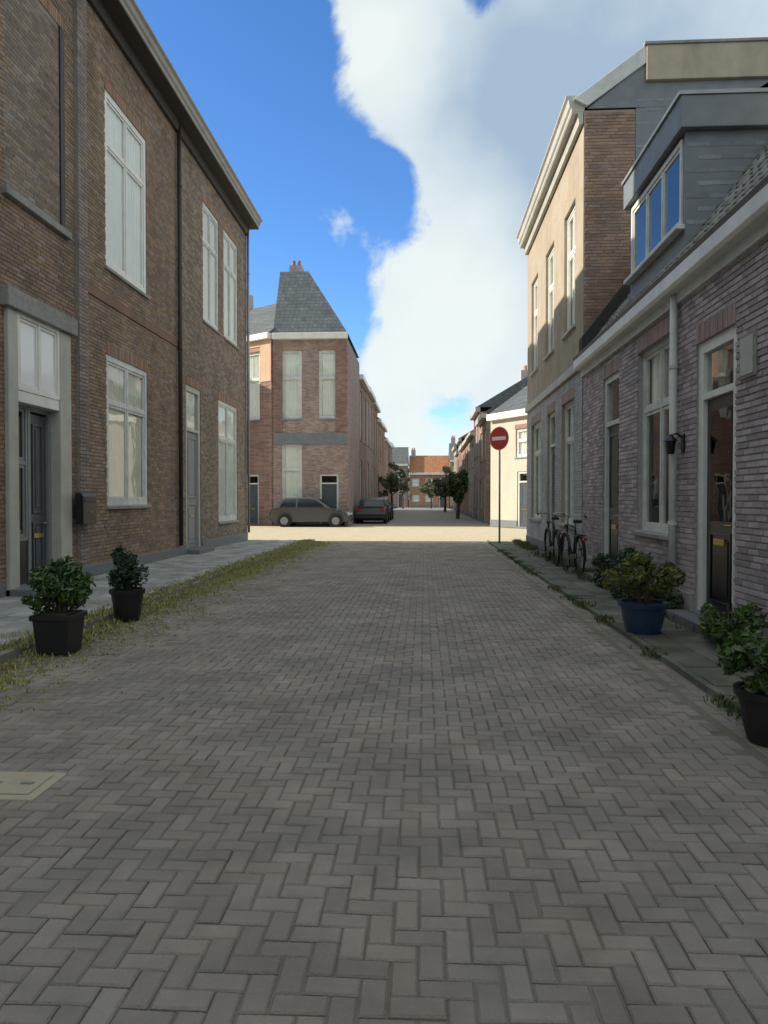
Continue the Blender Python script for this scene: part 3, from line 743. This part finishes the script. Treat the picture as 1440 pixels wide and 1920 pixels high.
MB().box(u0 - .12, u1 + .14, ys - .13, 3.6, dz1 + .421, dz1 + .47).build('trim', M['zinc'], D)
MB().box(u0, u1, ys - .12, ys, dz0 - .06, dz0 + .005).build('sill', M['oldwhite'], D, bevel=.01)
sme = MB().box(0, .29, 0, .012, 0, .24).mesh('slate', M['slate'])
for r in range(9):                        # slates on the cheek that faces up the street
    for c in range(14):
        yy = ys + .02 + c * .295 - (.147 if r % 2 else 0); z = dz1 - .2 - r * .17
        if yy < ys - .01 or yy > 3.3: continue
        zr = GZ + .2 + (yy + .1) * math.tan(SL)
        if z + .05 < zr: continue
        link('slate', sme, D, (u1 + .004, yy, z), (0, -.05, PI / 2)).rotation_euler = (R(-4), 0, PI / 2)
MB().prism([(-.1, GZ + .15), (-.1, GZ + .6), (1.5, GZ + .6 + 1.6 * math.tan(SL)), (1.5, GZ + .15 + 1.6 * math.tan(SL))], 0, .0, .3).build('party_wall', M['bitumen'], hE, bevel=.01)
# small lantern beside the black door and a pale plaque near the frame edge
lt = thing('wall_lantern', 'small black lantern on the brick wall beside the black door', 'lantern', (XR, 9.0, 2.05), ROW_R)
MB().box(-.05, .05, -.03, -.013, -.1, .12).build('back_plate', M['blackmetal'], lt)
MB().tube([(0, -.03, .08), (0, -.1, .13), (0, -.16, .1)], .01).build('arm', M['blackmetal'], lt)
MB().lathe([(.045, -.12), (.065, .03), (.09, .035), (.03, .1), (.012, .12)], 6, (0, -.17, 0)).build('housing', M['blackmetal'], lt)
MB().lathe([(.035, -.1), (.05, .01)], 6, (0, -.17, -.012)).build('lens', M['lampclear'], lt)
pq = thing('wall_plaque', 'pale stone plaque set in the brick wall over the cottage door side', 'plaque', (XR, 7.4, 2.55), ROW_R)
pq['label'] = 'blank pale stone plaque on the brick wall beside the black door'
MB().box(0, .34, -.04, -.013, 0, .42).build('slab', M['stone'], pq, bevel=.006); MB().box(.03, .31, -.046, -.0405, .03, .39).build('panel', M['offwhite'], pq, bevel=.003)
# a downpipe belongs to E
downpipe(hE, 5.42, .3, GZ - .02, y=-.075, m='oldwhite')

hY = thing('brick_cottage', 'low brick cottage next to the black door cottage, mostly out of the picture', 'house', (XR, 3.58, 0), ROW_R, 'low brick cottages with tiled roofs')
opY = [(1 + k * 2.6, 2.4 + k * 2.6, .9, 3.1) for k in range(4)]
house_body(hY, 11, GZ, 8, opY, M['brick_red'])
for o in opY: window(hY, *o, cols=2, curtain='curtain', m='oldwhite')
MB().prism([(-.05, GZ + .17), (3.1, GZ + 4.1), (8, GZ + 4.1), (8, GZ)], 0, 0.02, 10.98).build('roof', M['tile_far'], hY)
MB().prism([(-.013, GZ), (-.17, GZ), (-.2, GZ + .04), (-.2, GZ + .19), (-.013, GZ + .19)], 0, 0, 11).build('gutter', M['oldwhite'], hY)
# --- F: tall cream house at the crossing
F0, F1 = 14.72, 22.5; wF = F1 - F0; HF = 8.95
hF = thing('stucco_house', 'tall cream stucco house whose upper front catches the sun', 'house', (XR, F1, 0), ROW_R)
u = lambda d: F1 - d
lowF = [(u(16.9), u(15.5), .85, 3.5), (u(18.8), u(17.7), .12, 3.5), (u(21.6), u(19.8), .85, 3.5)]
upF = [(u(16.7), u(15.5), 5.0, 7.6), (u(19.2), u(18.0), 5.0, 7.6), (u(21.7), u(20.5), 5.0, 7.6)]
house_body(hF, wF, HF, 9, lowF + upF, M['cream'], floors=(4.2, 8.6))
bricks(hF, brick_list(0, wF, .3, 3.95, [(a, b, c, d + .21) for a, b, c, d in lowF]), M['brick_slate'])
for o in lowF: soldier(hF, o[0], o[1], o[3], m='lintel_dull')
MB().box(0, wF, -.07, .004, 3.96, 4.14).build('string_course', M['offwhite'], hF, bevel=.01)
for o in upF:
    window(hF, *o, cols=2, splits=(.66,), curtain='curtain', m='white', sill='offwhite')
window(hF, *lowF[0], cols=2, curtain='curtain', m='oldwhite'); window(hF, *lowF[2], cols=2, curtain='curtain', m='oldwhite')
door(hF, *lowF[1], 'door_grey', 'oldwhite', transom=.8)
MB().box(0, lowF[1][0], -.03, .004, 0, .3).build('plinth', M['bluestone'], hF); MB().box(lowF[1][1], wF, -.03, .004, 0, .3).build('plinth', M['bluestone'], hF)
MB().box(lowF[1][0], lowF[1][1], -.3, .004, 0, .12).build('doorstep', M['bluestone'], hF)
gutter_box(hF, wF, HF, out=.3, h=.3, m='offwhite', soffit='offwhite')
# side wall towards us: brick, slates above, pale parapet band; flat topped mansard
MB().prism([(.02, HF + .2), (1.1, 9.98), (9, 9.98), (9, HF)], 0, 0.02, wF - .02).build('roof', M['tile_far'], hF)
def sidemap(mb, a, b, c, d, p): mb.box(wF - .004, wF + p, a, b, c, d)
bricks(hF, brick_list(0.02, .98, 3.2, HF + .02, []), M['brick_rose'], sidemap)
MB().prism([(.99, 3.2), (.99, HF + .02), (9, HF + .02), (9, 3.2)], 0, wF + .0, wF + .02).build('side_cladding', M['lead'], hF)
sc = hF.children[-1]
MB().prism([(-.2, HF + .2), (1.16, 10.14), (1.16, 9.8), (.05, HF + .06)], 0, wF - .01, wF + .07).build('bargeboard', M['oldwhite'], hF, bevel=.006)
MB().prism([(.06, HF + .03), (1.15, 9.8), (9, 9.8), (9, HF + .03)], 0, wF - .015, wF + .02).build('gable_panel', M['lead'], hF)
MB().box(wF - .01, wF + .1, 1.17, 9, 9.46, 10.12).build('parapet', M['tan'], hF, bevel=.01)
MB().box(wF - .01, wF + .13, 1.12, 9, 10.121, 10.18).build('coping', M['stone'], hF, bevel=.01)
sme2 = MB().box(0, .39, 0, .014, 0, .3).mesh('slate', M['slate'])
for r in range(15):
    for c in range(18):
        yy = 1.0 + c * .395 - (.2 if r % 2 else 0); z = 9.1 - r * .22
        if yy < .99 or yy > 7.6: continue
        if z < 6.4 : continue
        link('slate', sme2, hF, (wF + .022, yy, z), (R(-4), 0, PI / 2))

# ================================================================== PLANTS, BIN, BICYCLES
def foliage(parent, c, r, n, m, size=.05, seed=1, name='foliage', ncl=12, cr0=.35, cr1=.6):
    rg = random.Random(seed); mb = MB()
    cl = [(Vector((rg.gauss(0, .5), rg.gauss(0, .5), rg.gauss(0, .45))), rg.uniform(cr0, cr1)) for _ in range(ncl)]
    for k in range(n):
        cc, cr = rg.choice(cl); p = cc + Vector((rg.gauss(0, 1), rg.gauss(0, 1), rg.gauss(0, 1))).normalized() * cr * rg.uniform(.5, 1)
        if p.length > 1.15: continue
        p = Vector((c[0] + p.x * r[0], c[1] + p.y * r[1], c[2] + p.z * r[2]))
        a = Vector((rg.gauss(0, 1), rg.gauss(0, 1), rg.gauss(0, .7) + .2)).normalized(); b = a.cross(Vector((rg.gauss(0, 1), rg.gauss(0, 1), rg.gauss(0, 1)))).normalized()
        s = size * rg.uniform(.6, 1.3)
        i = len(mb.v); nrm = a.cross(b)
        wd_ = rg.uniform(.28, .5); q = s * rg.uniform(.1, .35); mb.v += [tuple(p - a * s), tuple(p - a * s * .2 + b * s * wd_ + nrm * q), tuple(p + a * s * .45 + b * s * wd_ * .7 + nrm * q * .6), tuple(p + a * s - nrm * q), tuple(p + a * s * .45 - b * s * wd_ * .7 + nrm * q * .6), tuple(p - a * s * .2 - b * s * wd_ + nrm * q)]; mb.f += [(i, i + 1, i + 2, i + 3), (i, i + 3, i + 4, i + 5)]
    o = mb.build(name, m, parent, 'stuff', raw=True); return o
def potted(label, loc, pr, ph, pm, fr, fm, seed, square=False, size=.038, n=2600):
    t = thing('potted_plant', label, 'plant', loc, 0, 'potted plants standing along the fronts')
    if square:
        mb = MB(); a, b = pr * .82, pr
        mb.v = [(-a, -a, 0), (a, -a, 0), (a, a, 0), (-a, a, 0), (-b, -b, ph), (b, -b, ph), (b, b, ph), (-b, b, ph)]; mb.f = [(0, 1, 2, 3), (0, 1, 5, 4), (1, 2, 6, 5), (2, 3, 7, 6), (3, 0, 4, 7)]
        p = mb.build('pot', M[pm], t, bevel=.01); MB().box(-b - .015, b + .015, -b - .015, b + .015, ph - .05, ph).build('rim', M[pm], p, bevel=.008)
        MB().box(-b + .02, b - .02, -b + .02, b - .02, ph, ph + .01).build('soil', M['earth'], t)
    else:
        p = MB().lathe([(pr * .68, 0), (pr * .8, ph * .3), (pr * .95, ph * .85), (pr * 1.04, ph * .86), (pr * 1.06, ph), (pr * .92, ph), (pr * .88, ph - .03)], 24).build('pot', M[pm], t, smooth=False)
        MB().lathe([(pr * .87, ph - .06), (pr * .87, ph - .028)], 16).build('soil', M['earth'], t)
    st = MB(); rg = random.Random(seed)
    for k in range(7):
        a = rg.uniform(0, 2 * PI); q = rg.uniform(.3, .8)
        st.tube([(math.cos(a) * .04, math.sin(a) * .04, ph - .03), (math.cos(a) * fr[0] * q * .5, math.sin(a) * fr[0] * q * .5, ph + fr[2] * .7), (math.cos(a) * fr[0] * q, math.sin(a) * fr[0] * q, ph + fr[2] * 1.6)], [.012, .008, .004], 5)
    st.build('stem', M['bark'], t)
    foliage(t, (0, 0, ph + fr[2] * .95), fr, n, M[fm], size, seed)
    return t
potted('green bush in a black square planter near the kerb before the bright transom door', (-3.32, 6.55, .0), .17, .36, 'pot_black', (.3, .26, .26), 'leaf', 3, True)
potted('small dark green plant in a round black pot beside the kerb grass', (-3.42, 8.35, .0), .19, .36, 'pot_black', (.22, .2, .24), 'leaf_dark', 4)
potted('low olive bush in a blue glazed pot before the cottage with the dark dormer', (2.26, 7.75, .0), .24, .34, 'pot_blue', (.36, .3, .24), 'leaf_olive', 5, size=.035, n=3000)
potted('green bush in a black round pot at the right edge of the picture', (2.02, 4.38, .0), .2, .3, 'pot_black', (.26, .24, .17), 'leaf', 6)
hD['label'] = 'low brick cottage with a black door in a white frame'
def shrub(label, loc, r, m, seed, n=2200, size=.038):
    t = thing('shrub', label, 'shrub', loc, 0, 'shrubs at the foot of the cottages')
    st = MB(); rg = random.Random(seed)
    for k in range(9):
        a = rg.uniform(0, 2 * PI); q = rg.uniform(.2, .7); st.tube([(math.cos(a) * .06, math.sin(a) * .06, 0), (math.cos(a) * r[0] * q * .6, math.sin(a) * r[1] * q * .6, r[2] * .9), (math.cos(a) * r[0] * q, math.sin(a) * r[1] * q, r[2] * 1.7)], [.014, .009, .004], 5)
    st.build('stem', M['bark'], t); foliage(t, (0, 0, r[2] * .95), r, n, M[m], size, seed); return t
shrub('dark leafy shrub against the wall under the cottage window', (2.8, 10.2, .01), (.24, .6, .34), 'leaf_dark', 21, 3800)
shrub('dark low shrub beside the green door step', (2.82, 11.6, .01), (.22, .35, .26), 'leaf_dark', 22)
shrub('low ragged shrub against the brick wall just past the black door', (2.84, 9.05, .01), (.2, .3, .2), 'leaf_dark', 23, 1000)
shrub('mixed green shrub at the wall before the black door', (2.82, 6.9, .01), (.22, .45, .24), 'leaf', 24, 2600)

def bicycle(label, loc, rz, lean):
    t = thing('bicycle', label, 'bicycle', loc, rz, 'bicycles parked at the wall'); t.rotation_euler = (lean, 0, rz)
    def wheel(x):
        tb = MB(); seg = 32; n = 8; R0 = .335; r = .02
        for i in range(seg):
            for j in range(n):
                a, c = 2 * PI * i / seg, 2 * PI * j / n; q = R0 + r * math.cos(c); tb.v.append((x + q * math.cos(a), r * math.sin(c), .357 + q * math.sin(a)))
        for i in range(seg):
            for j in range(n): tb.f.append((i * n + j, ((i + 1) % seg) * n + j, ((i + 1) % seg) * n + (j + 1) % n, i * n + (j + 1) % n))
        w = tb.build('wheel', M['rubber'], t, smooth=True)
        sp_ = MB()
        for k in range(16):
            a = 2 * PI * k / 16; sp_.tube([(x, .02 * (-1) ** k, .357), (x + .318 * math.cos(a), 0, .357 + .318 * math.sin(a))], .0015, 4, False)
        sp_.tube([(x, -.05, .357), (x, .05, .357)], .02, 8); sp_.build('spokes', M['steel'], w)
    wheel(-.54); wheel(.54)
    fr = MB(); r = .016; BB, ST, HT, HB = (-.08, 0, .3), (-.24, 0, .86), (.36, 0, .9), (.41, 0, .74)
    for p, q in ((BB, ST), (ST, HT), (BB, HB), (HT, HB)): fr.tube([p, q], r)
    for s in (-.05, .05): fr.tube([(-.54, s, .357), BB], .009); fr.tube([(-.54, s, .357), (-.22, s * .3, .8)], .009); fr.tube([HB, (.45, s, .64), (.54, s, .357)], .012)
    fr.build('frame', M['blackmetal'], t, smooth=True)
    MB().tube([(.36, 0, .88), (.34, 0, 1.02), (.3, 0, 1.06)], .012).tube([(.12, -.28, 1.04), (.24, -.27, 1.07), (.31, -.1, 1.06), (.31, .1, 1.06), (.24, .27, 1.07), (.12, .28, 1.04)], .011).build('handlebar', M['steel'], t, smooth=True)
    for s in (-.28, .28): MB().tube([(.1, s, 1.035), (.2, s * .98, 1.06)], .017).build('grip', M['rubber'], t)
    sd_ = MB(); sd_.prism([(-.4, .94), (-.14, .97), (-.12, 1.0), (-.4, 1.0)], 1, -.08, .08)
    sd_.v = [(x, y * (.3 if x > -.2 else 1), z) for x, y, z in sd_.v]; sd_.build('saddle', M['black'], t, bevel=.02); MB().tube([ST, (-.27, 0, .95)], .013).build('seat_post', M['steel'], t)
    for x, a0, a1 in ((-.54, 20, 190), (.54, 10, 160)):
        pts = [(x + .375 * math.cos(R(a)), 0, .357 + .375 * math.sin(R(a))) for a in range(a0, a1, 12)]
        f = MB()
        for (xa, _, za), (xb, _, zb) in zip(pts, pts[1:]): f.quad((xa, -.028, za), (xb, -.028, zb), (xb, .028, zb), (xa, .028, za))
        f.build('mudguard', M['blackmetal'], t)
    cg = MB().prism([(-.58, .33), (-.05, .26), (0, .3), (-.05, .36), (-.58, .42)], 1, .05, .065); cg.build('chain_guard', M['blackmetal'], t, bevel=.005)
    for s, z in ((-.1, .45), (.1, .15)):
        MB().tube([(-.08, s * .9, .3), (-.08 + (z - .3) * .3, s, z)], .008).build('crank', M['steel'], t)
        MB().box(-.12 + (z - .3) * .3, -.04 + (z - .3) * .3, min(s, s * 1.8), max(s, s * 1.8), z - .012, z + .012).build('pedal', M['rubber'], t)
    rk = MB()
    for s in (-.06, .06): rk.tube([(-.22, s, .74), (-.85, s, .74)], .006); rk.tube([(-.54, s, .36), (-.6, s, .74)], .006)
    for k in range(4): rk.tube([(-.3 - k * .17, -.06, .74), (-.3 - k * .17, .06, .74)], .005)
    rk.build('rack', M['blackmetal'], t)
    MB().box(-.93, -.9, -.03, .03, .66, .71).build('rear_light', M['lampred'], t); MB().lathe([(.035, 0), (.04, .05)], 12, (.44, 0, .86), 'x').build('head_lamp', M['blackmetal'], t)
    return t
bicycle('black city bicycle parked along the front of the tall cream house', (2.72, 15.9, .02), PI / 2, 0.0)
bicycle('black city bicycle parked along the cottage wall beyond the green door', (2.72, 13.75, .02), PI / 2 + .04, 0.0)

# sign at the crossing: red disc, white bar
sg = thing('traffic_sign', 'round red sign with a white bar on a steel pole at the crossing', 'road sign', (2.3, 22.9, 0), R(-42))
MB().tube([(0, .03, 0), (0, .03, 3.62)], .03, 12).build('pole', M['zinc'], sg, smooth=True)
MB().lathe([(.36, -.006), (.36, .006)], 40, (0, 0, 3.25), 'y').build('disc', M['signwhite'], sg)
MB().lathe([(.345, -.002), (.345, .002)], 40, (0, -.0095, 3.25), 'y').build('red_face', M['signred'], sg)
MB().box(-.26, .26, -.016, -.0125, 3.195, 3.305).build('white_bar', M['signwhite'], sg)
MB().box(-.05, .05, .006, .06, 3.2, 3.3).build('clamp', M['zinc'], sg)

# ================================================================== BEYOND THE CROSSING
def far_house(label, loc, rz, w, h, m, storeys=2, roof='flat', nw=2, corn='offwhite', roofm='tile_far', depth=8, doorm='door_grey', group='houses down the far street', chimney=True, rh=2.6, wcur='curtain', bricksize=True):
    t = thing('far_house', label, 'house', loc, rz, group)
    ops = []; sh = h / storeys
    for s in range(storeys):
        for k in range(nw):
            cx = w * (k + .5) / nw; ww = min(1.25, w / nw * .55); z0 = s * sh + (.9 if s == 0 else .75); z1 = s * sh + sh - .55
            if s == 0 and k == nw - 1: ops.append((cx - .5, cx + .5, .05, 2.7, 'd'))
            else: ops.append((cx - ww / 2, cx + ww / 2, z0, z1, 'w'))
    house_body(t, w, h, depth, [o[:4] for o in ops], M.get(m + '_far', M[m]), floors=[sh * s for s in range(1, storeys)])
    for a, b, c, d, k in ops:
        if k == 'w':
            window(t, a, b, c, d, cols=1, splits=(.6,), m='oldwhite', fw=.09, curtain=wcur, sill='stone')
            MB().box(a - .05, b + .05, -.02, .004, d + .002, d + .2).build('lintel', M['soldier'], t)
        else: door(t, a, b, c, d, doorm, 'oldwhite', transom=.5)
    MB().box(0, ops[nw - 1][0], -.03, .004, 0, .35).build('plinth', M['bluestone'], t); MB().box(0, w, -.28, .05, h, h + .32).build('cornice', M[corn], t, bevel=.02)
    if roof == 'pitch':
        r = MB().prism([(-.2, h + .3), (depth / 2, h + .3 + rh), (depth + .2, h + .3)], 0, -.02, w + .02).build('roof', M[roofm], t)
    elif roof == 'mansard':
        r = MB().prism([(-.02, h + .33), (1.3, h + .33 + rh), (depth - 1, h + .33 + rh), (depth, h + .33)], 0, 0, w).build('roof', M[roofm], t)
    elif roof == 'hip':
        q = MB(); z0, z1 = h + .33, h + .33 + rh
        q.v = [(0, -.02, z0), (w, -.02, z0), (w, depth, z0), (0, depth, z0), (.1, 1.5, z1), (w - 2.3, 1.5, z1), (w - 2.3, depth - 1.5, z1), (.1, depth - 1.5, z1)]
        q.f = [(0, 1, 5, 4), (1, 2, 6, 5), (2, 3, 7, 6), (3, 0, 4, 7), (4, 5, 6, 7), (0, 3, 2, 1)]
        r = q.build('roof', M[roofm], t)
    else: r = MB().box(0, w, .06, depth, h, h + .2).build('roof', M['bitumen'], t)
    if chimney:
        ch = MB().box(.3, 1.0, depth / 2 - .3, depth / 2 + .4, h + .2, h + rh + 1.2).build('chimney', M['brick_red'], r)
        for k in (-.15, .15): MB().lathe([(.1, 0), (.09, .35)], 10, (.65 + k, depth / 2 + .05, h + rh + 1.2)).build('chimney_pot', M['tile_red'], ch)
    return t
G = far_house('pink brown brick house facing the crossing with pale cornice and dark mansard roof', (-7.95, 38.7, 0), 0, 3.95, 9.75, 'brick_pink', 2, 'hip', 2, 'white', depth=7, group='houses facing the crossing', rh=3.7)
MB().box(0, 3.95, -.035, .003, 4.25, 4.85).build('string_course', M['lead'], G, bevel=.01)
MB().box(.04, .5, -.03, .003, 4.9, 9.6).build('pier', M['brick_red_far'], G, bevel=.01); MB().box(3.3, 3.9, -.03, .003, 4.9, 9.6).build('pier', M['brick_red_far'], G, bevel=.01)
# corner house turned to the sun; its peach panels paint sunlight on the wall top
P = far_house('narrow brick house with a painted-on sunlit peach top turned towards the sun', (-13.0, 41.99, 0), R(-34), 6.0, 9.8, 'brick_red', 2, 'pitch', 2, 'white', depth=6, group='houses facing the crossing')
MB().box(5.18, 5.99, -.03, .003, 7.6, 9.79).build('sunlit_panel', M['peach'], P, bevel=.01); MB().box(.02, 5.17, -.03, .003, 9.48, 9.79).build('sunlit_band', M['peach'], P, bevel=.01)
W = far_house('cream stucco corner house catching the sun behind the round sign', (3.35, 37.6, 0), R(-58), 5.2, 5.3, 'pale', 2, 'pitch', 1, 'white', 'tile_far', depth=6, group='houses facing the crossing', rh=2.1)
Q = far_house('dull red brick house beside the peach one on the crossing, mostly out of the picture', (-24.2, 38.25, 0), 0, 9.6, 10.5, 'brick_red', 3, 'flat', 4, 'white', depth=7, group='houses facing the crossing')
rngh = random.Random(5)
colL = ['brick_red', 'brick_pink', 'brick_brown', 'brick_pink', 'brick_orange', 'cream', 'brick_red', 'brick_pink']
desc = {'brick_red': 'dull red brick', 'brick_pink': 'pinkish brick', 'brick_brown': 'brown brick', 'brick_orange': 'orange brick', 'cream': 'cream stucco', 'peach': 'peach sunlit wall', 'pale': 'pale stucco'}
ordn = ['first', 'second', 'third', 'fourth', 'fifth', 'sixth', 'seventh', 'eighth', 'ninth']
y = 46.0
for k, c in enumerate(colL):
    w = rngh.uniform(5.4, 6.4); h = 8.6 + rngh.uniform(-.8, .6) - k * .12
    far_house(f'{desc[c]} house, {ordn[k]} past the mansard house down the far street', (-4.05, y, 0), ROW_L, w, h, c, 2 if h < 9 else 3, 'pitch' if k % 2 else 'flat', 2, 'white', 'tile_red' if k in (3, 6) else 'tile_far', depth=7, chimney=bool(k % 2))
    y += w + .03
colR = ['brick_brown', 'brick_pink', 'cream', 'brick_brown', 'brick_orange', 'brick_pink', 'brick_brown', 'cream']
y = 42.5
for k, c in enumerate(colR):
    w = rngh.uniform(5.2, 6.3); h = 6.2 + rngh.uniform(-.5, .9)
    far_house(f'{desc[c]} house, {ordn[k]} past the cream corner house down the far street', (3.55, y + w, 0), ROW_R, w, h, c, 2, 'pitch', 2, 'offwhite', 'tile_red' if k in (2, 5) else 'tile_far', depth=7, rh=2.2)
    y += w + .03
for k, (x, c, h, rm, ds) in enumerate([(-9.0, 'brick_pink', 6.6, 'tile_far', 'pinkish brick house with dark roof closing the far end of the street'), (-2.4, 'brick_orange', 5.2, 'tile_red', 'orange roofed brick house closing the far end of the street'), (4.1, 'cream', 7.2, 'tile_far', 'cream stucco house closing the far end of the street')]):
    far_house(ds, (x, 118, 0), 0, 6.4, h, c, 2, 'pitch', 3, 'white', rm, depth=8, group='houses closing the far street', rh=3)

def tree(label, loc, h, r, m, seed, n=2600, size=.16):
    t = thing('street_tree', label, 'tree', loc, 0, 'trees along the far street'); rg = random.Random(seed)
    tb = MB().tube([(0, 0, 0), (.05, .02, h * .25), (-.03, .05, h * .5), (.02, 0, h * .8)], [.16, .12, .09, .03], 8)
    for k in range(7):
        a = k * 2.4; z = h * rg.uniform(.35, .6); tb.tube([(0, 0, z), (math.cos(a) * r * .4, math.sin(a) * r * .4, z + h * .12), (math.cos(a) * r * .8, math.sin(a) * r * .8, z + h * .22)], [.06, .04, .015], 6)
    tb.build('trunk', M['bark'], t)
    foliage(t, (0, 0, h * .64), (r, r, h * .36), n, M[m], size, seed, 'crown', 26, .16, .34); return t
tree('dark green small tree on the right side of the far street', (2.35, 52, 0), 3.6, 1.0, 'leaf', 31)
tree('bushy olive tree before the brown brick houses on the left of the far street', (-2.9, 66, 0), 4.4, 1.2, 'leaf_far', 32)
tree('grey green tree farther down the right side of the far street', (2.2, 78, 0), 4.6, 1.4, 'leaf_far', 33)
tree('rounded tree in front of the pinkish house closing the far street', (-3.0, 104, 0), 5.4, 2.0, 'leaf_far', 34)
tree('rounded tree in front of the orange roofed house closing the far street', (1.0, 108, 0), 4.2, 1.7, 'leaf_far', 35)
tree('dark tree in front of the cream house closing the far street', (4.6, 106, 0), 5.0, 1.9, 'leaf', 36)

def car(label, loc, rz, paint, group='cars parked beyond the crossing'):
    t = thing('parked_car', label, 'car', loc, rz, group)
    # side outline (x forward), lower body then greenhouse, with tumblehome
    low = [(-2.02, .32), (-2.08, .55), (-2.02, .85), (-1.75, .93), (-.9, .95), (.75, .95), (1.2, .88), (1.8, .74), (2.03, .6), (2.06, .4), (1.95, .26), (-1.9, .24)]
    b = MB(); n = len(low)
    for y, s in ((-.86, 0), (-.80, .06), (.80, .06), (.86, 0)):
        pass
    prof = [(-.80, .94), (-.87, 1.0), (-.87, 1.0), (.87, 1.0), (.80, .94)]
    for y, s in ((-.74, .95), (-.86, 1.0), (.86, 1.0), (.74, .95)):
        b.v += [(x * s, y, .58 + (z - .58) * s) for x, z in low]
    for r_ in range(3):
        for k in range(n): k2 = (k + 1) % n; b.f.append((r_ * n + k, r_ * n + k2, (r_ + 1) * n + k2, (r_ + 1) * n + k))
    b.f += [tuple(range(n)), tuple(range(4 * n - 1, 3 * n - 1, -1))]
    body = b.build('body', M[paint], t, bevel=.03)
    gh = [(-1.85, .93), (-1.55, 1.38), (-1.2, 1.47), (-.1, 1.49), (.35, 1.42), (1.12, .9)]
    c = MB(); n = len(gh); i = 0
    for y in (-1, 1): c.v += [(x, y * (.80 - .19 * (z - .9) / .58), z) for x, z in gh]
    for k in range(n - 1): c.f.append((k, k + 1, n + k + 1, n + k))
    c.f += [tuple(range(n)), tuple(range(2 * n - 1, n - 1, -1)), (0, n - 1, 2 * n - 1, n)]
    cabin = c.build('cabin', M[paint], t, bevel=.02)
    for y in (-1, 1):
        for poly in ([(-1.55, .98), (-1.36, 1.34), (-.72, 1.4), (-.72, .98)], [(-.64, .98), (-.64, 1.4), (-.1, 1.41), (.28, 1.35), (.84, .98)]):
            q = MB().poly([(x, y * (.80 - .19 * (z - .9) / .58 + .006), z) for x, z in poly]); q.build('side_window', carglass, cabin, raw=True)
    MB().poly([(.45, -.56, 1.375), (.45, .56, 1.375), (1.06, .68, .955), (1.06, -.68, .955)]).build('windscreen', carglass, cabin, raw=True).location = (.012, 0, .012)
    MB().poly([(-1.6, -.58, 1.32), (-1.6, .58, 1.32), (-1.81, .66, 1.0), (-1.81, -.66, 1.0)]).build('rear_window', carglass, cabin, raw=True).location = (-.014, 0, .01)
    for x in (-1.28, 1.3):
        for y in (-.8, .8):
            w = MB().lathe([(.2, -.09), (.3, -.1), (.315, -.08), (.315, .08), (.3, .1), (.2, .09)], 24, (x, y, .315), 'y').build('wheel', M['rubber'], t)
            MB().lathe([(.05, -.1), (.2, -.095), (.2, .095), (.05, .1)], 10, (x, y, .315), 'y').build('rim', M['greypaint'], w)
            MB().lathe([(.36, -.02), (.36, .02)], 24, (x, y + (.053 if y > 0 else -.053), .33), 'y').build('wheel_arch', M['black'], w)
    for y in (-.66, .66):
        MB().box(1.9, 2.0, y - .16, y + .16, .58, .7).build('headlight', M['lampclear'], t, bevel=.02); MB().box(-2.06, -1.98, y - .12, y + .12, .66, .86).build('tail_light', M['lampred'], t, bevel=.02)
        MB().box(.75, .9, y * 1.32 - .08, y * 1.32 + .08, .95, 1.06).build('mirror', M[paint], t, bevel=.02)
    MB().box(1.9, 2.07, -.72, .72, .3, .44).build('bumper', M['black'], t, bevel=.02); MB().box(-2.1, -1.95, -.72, .72, .32, .46).build('bumper', M['black'], t, bevel=.02)
    return t
car('grey car parked side on before the pink brick house', (-5.7, 37.5, -.02), 0, 'car_silver')
car('grey car parked along the left of the street beyond the crossing', (-3.0, 43.5, -.02), PI / 2, 'car_dark')
car('dark car parked behind another on the left of the far street', (-3.0, 49.5, -.02), PI / 2, 'car_dark')['label'] = 'dark car parked end on, farther down the left of the far street'
